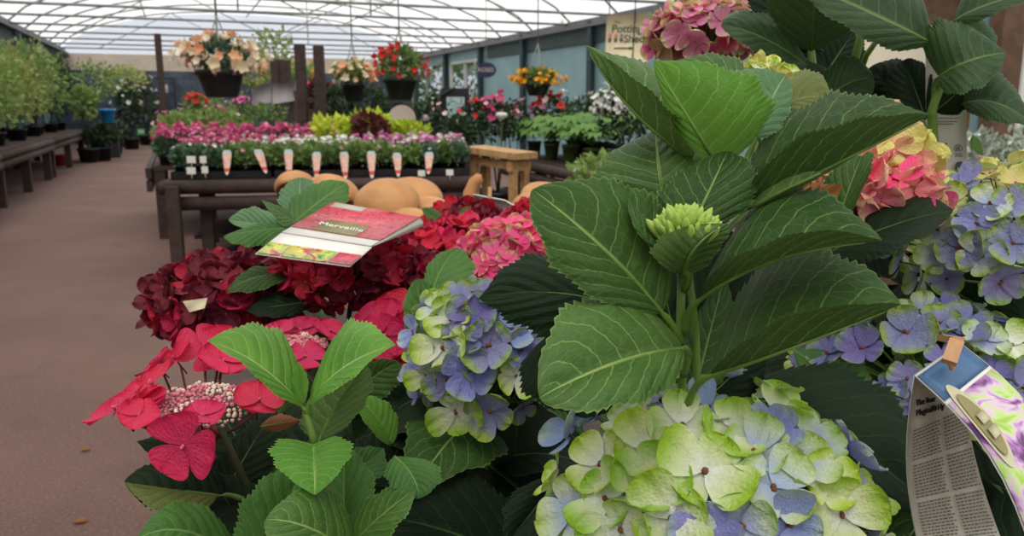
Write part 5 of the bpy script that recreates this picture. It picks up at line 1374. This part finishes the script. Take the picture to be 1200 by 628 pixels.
mb = MB(); mb.box((p.x, p.y, .70), .34, .12, 1.4, R3); mb.build('cabinet', M_['dark'], es, smooth=False)
q = P(534, 126, 10.1); mb = MB(); mb.box(q, .22, .01, .26, R3); mb.build('poster', photo_mat('poster_picture', [(70, 100, 100), (140, 170, 170), (190, 210, 206), (120, 150, 130)], 12.), es, smooth=False)
mb = MB(); mb.tube([P(512, 150, 10), P(516, 112, 10.1), P(530, 104, 10.1)], .02, 6); mb.build('arm', M_['dark'], es)
# potting shed sign
def SG(u, v): return bil(P(711, 18, 9.2), P(762, 14, 9.0), P(758, 74, 9.0), P(709, 71, 9.2), u, v)
sg = thing('hanging_sign', SG(.5, .5), 'cream hanging board pointing to the potting shed', 'sign')
quad_sheet(sg, 'board', plain('board_cream', (214, 200, 166), (204, 188, 154), .6, 10), [[SG(i / 2, j / 2) for i in range(3)] for j in range(3)], .02)
sx, sy = (SG(1, .5) - SG(0, .5)), (SG(.5, 0) - SG(.5, 1)); sn = sx.cross(sy).normalized()
M_['letter'] = plain('letter_green_grey', (92, 90, 66), None, .6)
sy = sn.cross(sx)
text('The', .050, M_['letter'], sg, SG(.25, .17) + sn * .004, sx, sy)
text('Potting', .125, M_['letter'], sg, SG(.49, .32) + sn * .004, sx, sy, font_bold=.003)
text('Shed', .125, M_['letter'], sg, SG(.67, .53) + sn * .004, sx, sy, font_bold=.003)
for k, (cc, u) in enumerate((((206, 120, 110), .10), ((220, 140, 80), .24), ((130, 120, 150), .37))):
    mb = MB(); c0 = SG(u, .54) + sn * .004; ux_, uy_ = sx.normalized(), sy.normalized()
    mb.add([c0 + ux_ * a_ + uy_ * b_ for a_, b_ in ((-.022, .018), (.022, .018), (.015, -.03), (-.015, -.03))], [(3, 2, 1, 0)], 0)
    mb.add([c0 + uy_ * .045 + ux_ * .022 * math.cos(a_ * .785) + uy_ * .026 * math.sin(a_ * .785) for a_ in range(8)], [tuple(range(8))], 1)
    mb.build('painted_pot', [M_['letter'], plain('painted_bloom', cc)], sg, smooth=False)
mb = MB(); c0 = SG(.45, .72) + sn * .004
mb.add([c0 + ux_ * a_ + uy_ * b_ for a_, b_ in ((-.12, .008), (.06, .008), (.06, .022), (.11, 0), (.06, -.022), (.06, -.008), (-.12, -.008))], [(6, 5, 4, 3, 2, 1, 0)]); mb.build('painted_arrow', M_['ink'], sg, smooth=False)
mb = MB(); mb.tube([SG(.06, 0), SG(.06, 0) + V((0, 0, ZE - SG(.06, 0).z))], .006, 5); mb.tube([SG(.66, 1) - V((0, 0, .0)) + sn * .006, SG(.66, 0) + sn * .006, SG(.66, 0) + V((0, 0, ZE - SG(.66, 0).z))], .007, 5); mb.build('cord', M_['dark'], sg)

# ---- carved toadstools behind the near bench
M_['tan'] = plain('carved_tan_wood', (206, 152, 100), (186, 132, 84), .6, 9, .25, spec=.3, bdist=.01)
M_['tan_dark'] = plain('carved_wood_underside', (124, 92, 66), (104, 76, 56), .7, 9)
def toadstool(px, py, d, rx, rz, tilt, label, roll=0.0, sx=1.0, under=False, stem_to=None):
    c = P(px, py, d); base = V((c.x, c.y, 0)); t = thing('carved_toadstool', base, label, 'toadstool', 'carved tan toadstools')
    axis = (V((0, 0, 1)) + _h * tilt + CR * roll).normalized(); xx = (CR - axis * CR.dot(axis)).normalized(); yy = axis.cross(xx)
    M3 = Matrix((xx, yy, axis)).transposed(); mb = MB(); mb2 = MB()
    prof = [(rx * math.cos(a), rz * math.sin(a)) for a in [PI / 2 * i / 9 for i in range(10)]]
    prof = prof[:-1] + [(.001, rz)]
    mb.lathe(c - axis * rz * .35, [(rx * .94, -rz * .16), (rx * 1.0, -rz * .06)] + prof, 28, axis=M3, jit=.10, sx=sx, closed=False)
    mb.build('cap', M_['tan'], t)
    mb2.lathe(c - axis * rz * .35, [(rx * .94, -rz * .16), (rx * .6, -rz * .05), (.02, rz * .1)], 28, axis=M3, jit=.10, sx=sx, closed=False); mb2.build('gills', M_['tan_dark'], t)
    mb = MB(); mb.tube([base, base.lerp(c, .5) + CR * .008, c - axis * rz * .2], [.030, .022, .018], 10); mb.build('stem', M_['tan'], t)
for a in ((452, 230, 2.75, .110, .085, -.35, 'tan carved toadstool with the largest cap, just above the red leaflet', -.05),
          (484, 224, 3.0, .115, .065, -.30, 'tan carved toadstool with wide cap touching the largest one from behind', .12),
          (505, 240, 2.85, .075, .035, -.25, 'tan carved toadstool with flat cap right of the largest one', .1),
          (480, 257, 2.65, .075, .05, -.30, 'tan carved toadstool with low cap under the largest one', .05),
          (521, 246, 2.9, .045, .03, -.2, 'tan carved toadstool with the smallest cap, rightmost of the main clump', .1),
          (345, 214, 3.0, .075, .060, .62, 'tan carved toadstool tipped to show its underside, left behind the leaves', -.25),
          (392, 221, 2.95, .100, .075, .35, 'tan carved toadstool with pointed cap left of the largest one', .25),
          (638, 226, 2.9, .090, .055, -.2, 'tan carved toadstool cap at the left tip of the broad leaf, upper one', .1),
          (620, 236, 2.7, .060, .045, -.2, 'tan carved toadstool cap at the left tip of the broad leaf, lower one', -.1)):
    toadstool(*a[:7], roll=a[7])
c = P(550, 245, 2.9); t = thing('carved_stalk', V((c.x, c.y, 0)), 'curved tan carved stalk with rounded end standing right of the toadstools', 'ornament')
mb = MB(); mb.tube([V((c.x, c.y, 0)), c, P(550, 226, 2.9), P(556, 213, 2.9), P(562, 209, 2.9), P(565, 208, 2.9)], [.035, .022, .022, .021, .020, .012], 12); mb.build('stalk', M_['tan'], t)
c = P(441, 232, 2.6)

# ---- left staging with tall green plants
LX0, LX1 = -1.95, -2.95
for k, (y0, y1) in enumerate(((7.2, 10.8), (10.9, 15.2), (15.3, 20.5))):
    t = thing('plant_staging', ((LX0 + LX1) / 2, (y0 + y1) / 2, 0), ['dark timber staging left of the path, nearest length', 'dark timber staging left of the path, middle length', 'dark timber staging left of the path, far length'][k], 'table')
    mb = MB()
    for i in range(6): mb.box((LX0 - .08 - i * .17, (y0 + y1) / 2, TZ - .02), .16, y1 - y0, .04)
    mb.build('table_top', M_['timber_dark'], t, smooth=False)
    for z in (.61, .51):
        mb = MB(); mb.tube([(LX0 + .05, y0, z), (LX0 + .05, y1, z)], .05, 8); mb.build('rail', M_['timber_dark'], t)
    for y in (y0 + .25, (y0 + y1) / 2, y1 - .15):
        for x in (LX0 - .03, LX1 + .1):
            mb = MB(); mb.box((x, y, (TZ - .04) / 2), .11, .11, TZ - .04); mb.build('leg', M_['timber_dark'], t, smooth=False)
LN = ['nearest', 'second', 'third', 'fourth', 'fifth', 'sixth', 'seventh', 'eighth', 'ninth', 'tenth', 'eleventh']
for i, (y, x, rx, rz, sh, fol) in enumerate(((11.0, -2.35, .50, .52, .02, 'fresh'), (11.9, -2.5, .52, .64, .04, 'yellow'), (12.7, -2.25, .48, .66, .04, 'fresh'), (13.5, -2.5, .52, .78, .05, 'yellow'), (14.4, -2.25, .48, .70, .04, 'yellow'), (15.3, -2.5, .48, .66, .18, 'fresh'), (16.3, -2.3, .46, .74, .16, 'green'), (17.4, -2.4, .5, .80, .18, 'yellow'), (18.5, -2.3, .46, .78, .1, 'green'), (19.8, -2.3, .46, .8, .1, 'dark'))):
    shrub('potted_shrub', (x, y, TZ), 'leafy green shrub on the staging left of the path, %s from the near end' % LN[i], 'shrub', rx, rz, 900, .085, fol, (.14, .18), seed=300 + i, stem_h=sh, ry=rx * .95)
for i, (y, x) in enumerate(((10.6, -2.05), (10.35, -2.35))):
    shrub('potted_petunia', (x, y, TZ), ['small petunia with magenta flowers at the path edge of the left staging', 'small petunia with pale flowers on the left staging behind the magenta one'][i], 'petunia', .16, .11, 200, .05, 'green', (.08, .08), (['deep', 'cream'] if i == 0 else ['pale', 'mauve'], 12, .03), seed=320 + i)
# far end of the path
p = P(126, 131, 18.5); bp = thing('blue_pot', p - V((0, 0, .25)), 'bright blue pot at the far end of the left staging', 'pot')
mb = MB(); mb.lathe(p - V((0, 0, .25)), [(.10, 0), (.12, .02), (.16, .26), (.18, .26), (.18, .32), (.15, .32), (.13, .2)], 18); mb.build('body', plain('glaze_blue', (40, 140, 196), (30, 124, 180), .3), bp)
mb = MB(); mb.box(p - V((0, 0, (p.z - .25) / 2 + .25)), .36, .36, p.z - .25); mb.build('plinth', M_['dark'], bp, smooth=False)
for i, (px, py, d, rx, rz, fol, lab) in enumerate(((117, 160, 17.5, .36, .24, 'dark', 'dark shrub in front of the blue pot stand'), (132, 156, 20, .40, .28, 'dark', 'low dark shrub beside the far path'), (108, 96, 20.5, .85, .60, 'green', 'arching green palm like shrub above the blue pot'), (142, 92, 23, .80, .45, 'yellow', 'pale arching shrub near the far gable'), (150, 125, 22, .40, .75, 'dark', 'dark shrub dotted with white at the end of the path, left one'), (168, 120, 24.2, .40, .9, 'dark', 'dark shrub dotted with white at the end of the path, right one'), (98, 120, 16.9, .3, .4, 'green', 'green shrub at the far left staging end'))):
    p = P(px, py, d); b = p.z - rz
    shrub('potted_shrub', (p.x, p.y, 0), lab, 'shrub', rx, rz, 420, .13, fol, (.22, .3), (['white'], 18, .06) if i in (4, 5) else None, seed=340 + i, stem_h=max(.03, p.z - rz * .85 - .3))
p = P(180, 130, 25.5); rk = thing('display_rack', (p.x, p.y, 0), 'dark display rack of small goods at the end of the path', 'rack')
mb = MB()
for z in (.2, .65, 1.1, 1.55, 2.0): mb.box((p.x, p.y, z), 1.3, .4, .04)
mb.build('shelf_boards', M_['dark'], rk, smooth=False)
for x in (-.65, .65):
    mb = MB(); mb.box((p.x + x, p.y, 1.0), .05, .42, 2.0); mb.build('upright', M_['dark'], rk, smooth=False)
for k, (dx_, z, c1) in enumerate(((-.4, .22, (70, 190, 90)), (-.05, .22, (60, 70, 60)), (.3, .67, (200, 200, 200)), (-.3, .67, (90, 110, 150)), (-.4, 1.12, (220, 180, 130)), (.1, 1.12, (60, 60, 66)), (.35, 1.57, (190, 190, 196)), (-.2, 1.57, (50, 60, 80)))):
    b = thing('boxed_goods', (p.x + dx_, p.y - .1, z), '%s packet on the %s shelf of the far rack' % (['green', 'dark green', 'white', 'slate blue', 'cream', 'black', 'pale grey', 'navy'][k], ['lowest', 'lowest', 'second', 'second', 'third', 'third', 'fourth', 'fourth'][k]), 'packet')
    mb = MB(); mb.box((p.x + dx_, p.y - .1, z + .12), .24, .16, .24); mb.box((p.x + dx_, p.y - .19, z + .15), .16, .01, .1, mi=1); mb.build('packet', [plain('packet', c1), M_['paper_grey']], b, smooth=False)
# red fire point glimpsed under the left staging
p = PZ(72, 187, .12); t = thing('red_tub', V((p.x, p.y, 0)), 'small red tub on the ground under the left staging', 'tub')
mb = MB(); mb.lathe(V((p.x, p.y, 0)), [(.09, 0), (.11, .01), (.13, .2), (.145, .2), (.145, .22), (.12, .22), (.1, .1)], 14); mb.build('body', plain('tub_red', (196, 50, 50)), t)
# ---- timber shed front and silver plants at the right
M_['shed'] = plain('shed_timber_orange', (176, 122, 84), (150, 100, 66), .7, 10, .2)
M_['shed_dark'] = plain('shed_post_brown', (116, 90, 70), (92, 70, 54), .75, 14, .3)
M_['cream'] = plain('shed_cream_panel', (238, 228, 206), (230, 218, 194), .6, 4)
sh = thing('potting_shed', V((P(1160, 60, 4.2).x, P(1160, 60, 4.2).y, 0)), 'timber shed front with brown post and white window behind the tallest hydrangea', 'shed')
def vb(px0, px1, d, z0, z1, t, mat, name):
    a, b = P(px0, 100, d), P(px1, 100, d); m = (a + b) / 2; m.z = (z0 + z1) / 2
    mb = MB(); mb.box(m, (b - a).length, t, z1 - z0, R3); return mb.build(name, mat, sh, smooth=False)
vb(1160, 1186, 4.1, 0, 2.6, .12, M_['shed_dark'], 'post')
vb(1186, 1260, 4.25, .9, 2.2, .04, plain('window_white', (236, 236, 230), (226, 228, 224), .4), 'window_board')
vb(1186, 1193, 4.2, .85, 2.25, .06, M_['frame'], 'window_frame')
vb(1186, 1290, 4.22, 0, .85, .05, M_['shed'], 'lower_boards')
vb(1128, 1160, 4.3, .95, 2.3, .05, M_['shed'], 'orange_boards')
vb(1143, 1152, 4.2, .85, 1.7, .04, M_['teal'], 'teal_strip')
vb(985, 1128, 4.5, 1.22, 1.62, .05, M_['cream'], 'cream_panel')
vb(930, 1128, 4.52, 1.62, 2.5, .06, M_['shed_dark'], 'upper_boards')
vb(985, 1160, 4.52, 0, 1.22, .06, M_['shed_dark'], 'lower_wall')
p = P(1175, 190, 3.1); tz_ = p.z - .02
tb3 = thing('plant_staging', V((p.x, p.y, 0)), 'dark timber staging under the silver plants before the shed', 'table')
tz_ = .80; cx_ = P(1130, 190, 3.1)
mb = MB(); mb.box((cx_.x, cx_.y, tz_ - .02), 1.6, 1.0, .04, R3); mb.build('table_top', M_['timber_dark'], tb3, smooth=False)
for a_, b_ in ((-.7, -.4), (.7, -.4), (-.7, .4), (.7, .4)):
    q = V((cx_.x, cx_.y, 0)) + CR * a_ + _h * b_; mb = MB(); mb.box((q.x, q.y, (tz_ - .04) / 2), .08, .08, tz_ - .04, R3); mb.build('leg', M_['timber_dark'], tb3, smooth=False)
pr3 = {}
for r in range(3):
    for i in range(9):
        q = V((cx_.x, cx_.y, tz_)) + CR * (-.62 + i * .16) + _h * (-.32 + r * .26)
        kind = ('silver', 'whitefl')[1 if r == 0 else 0]
        lab = ['creamy pink flowered pot in the near row before the shed', 'silver leaved pot in the middle row before the shed', 'silver leaved pot in the rear row before the shed'][r]
        k = kind + str(i % 2) + ('a' if r < 2 else 'b')
        if k not in pr3:
            pr3[k] = shrub('silver_plant', q, lab, 'plant', .085, .07 if r == 0 else .12, 260, .04, 'silver', (.05, .08), ((['pale', 'white', 'cream'], 34, .012) if r == 0 else (['white'], 4, .012)), lab.replace('pot in', 'pots in'), seed=400 + i + r * 10)
        else: copy_tree(pr3[k], q, lab, lab.replace('pot in', 'pots in'), i * .9, 1 + .1 * math.sin(i * 3 + r))
# dropped leaves on the path
for (px, py, s_, lab) in ((156, 193, .05, 'small pale fallen leaf far up the path'), (94, 611, .022, 'small tan fallen leaf at the bottom left of the path'), (100, 527, .018, 'tiny pale fleck lying on the path left of the cerise lacecap')):
    p = PZ(px, py, .004); t = thing('fallen_leaf', p, lab, 'leaf')
    o = leaf(t, LM['brown'], p - CR * s_ - V((0, 0, 0)), p + CR * s_ + V((0, 0, .004)), p + _h * s_ * .6 + V((0, 0, .006)), p - _h * s_ * .6 + V((0, 0, .003)), world=True, teeth=10, pr=.001, name='blade', smat=LM['brown'])
# trees outside the wall openings
for i, (x, y, r_) in enumerate(((12, 24, 2.2), (13, 29, 2.4), (11.5, 35, 2.6))):
    t = thing('garden_tree', (x, y, 0), ['leafy green tree outside the white framed wall opening', 'leafy green tree outside the grey glazed wall opening', 'leafy green tree beyond the far gable corner'][i], 'tree')
    foliage(t, (x, y, 2.0), r_, r_, 1.7, 900, .35, FOL['yellow' if i < 2 else 'green'], 500 + i); mb = MB(); mb.tube([(x, y, 0), (x, y, 2)], [.12, .06], 8); mb.build('trunk', M_['stem_dark'], t)
# ================================================================== light and camera
w = bpy.data.worlds.new('overcast_sky'); SC.world = w; w.use_nodes = True
nt = w.node_tree; nt.nodes.clear()
wo = nt.nodes.new('ShaderNodeOutputWorld'); bg = nt.nodes.new('ShaderNodeBackground')
tc = nt.nodes.new('ShaderNodeTexCoord'); nz_ = nt.nodes.new('ShaderNodeTexNoise'); nz_.inputs['Scale'].default_value = 2.2; nz_.inputs['Detail'].default_value = 4
rp = nt.nodes.new('ShaderNodeValToRGB'); rp.color_ramp.elements[0].position = .3; rp.color_ramp.elements[0].color = (.84, .87, .92, 1)
rp.color_ramp.elements[1].position = .65; rp.color_ramp.elements[1].color = (1, .985, .95, 1)
nt.links.new(tc.outputs['Generated'], nz_.inputs['Vector']); nt.links.new(nz_.outputs['Fac'], rp.inputs[0]); nt.links.new(rp.outputs[0], bg.inputs[0]); nt.links.new(bg.outputs[0], wo.inputs[0])
bg.inputs[1].default_value = 1.25
sun = bpy.data.lights.new('sun', 'SUN'); sun.energy = 1.8; sun.angle = math.radians(35); sun.color = (1, .96, .88)
so = bpy.data.objects.new('sun', sun); COL.objects.link(so); so.rotation_euler = V((.35, .45, -1)).to_track_quat('-Z', 'Y').to_euler()
cd = bpy.data.cameras.new('camera'); co = bpy.data.objects.new('camera', cd); COL.objects.link(co)
co.location = CAM; co.rotation_euler = Matrix((CR, CU, -CF)).transposed().to_euler()
cd.sensor_width = 36; cd.lens = 36 * FPX / 1200; cd.clip_start = .02; cd.clip_end = 300
cd.dof.use_dof = True; cd.dof.focus_distance = .50; cd.dof.aperture_fstop = 18
SC.camera = co
vs_ = SC.view_settings; vs_.view_transform = 'Standard'; vs_.look = 'None'; vs_.exposure = 0.0; vs_.gamma = 1.0; vs_.use_curve_mapping = False
SC.cycles.max_bounces = 8; SC.cycles.transparent_max_bounces = 12; SC.cycles.sample_clamp_indirect = 4
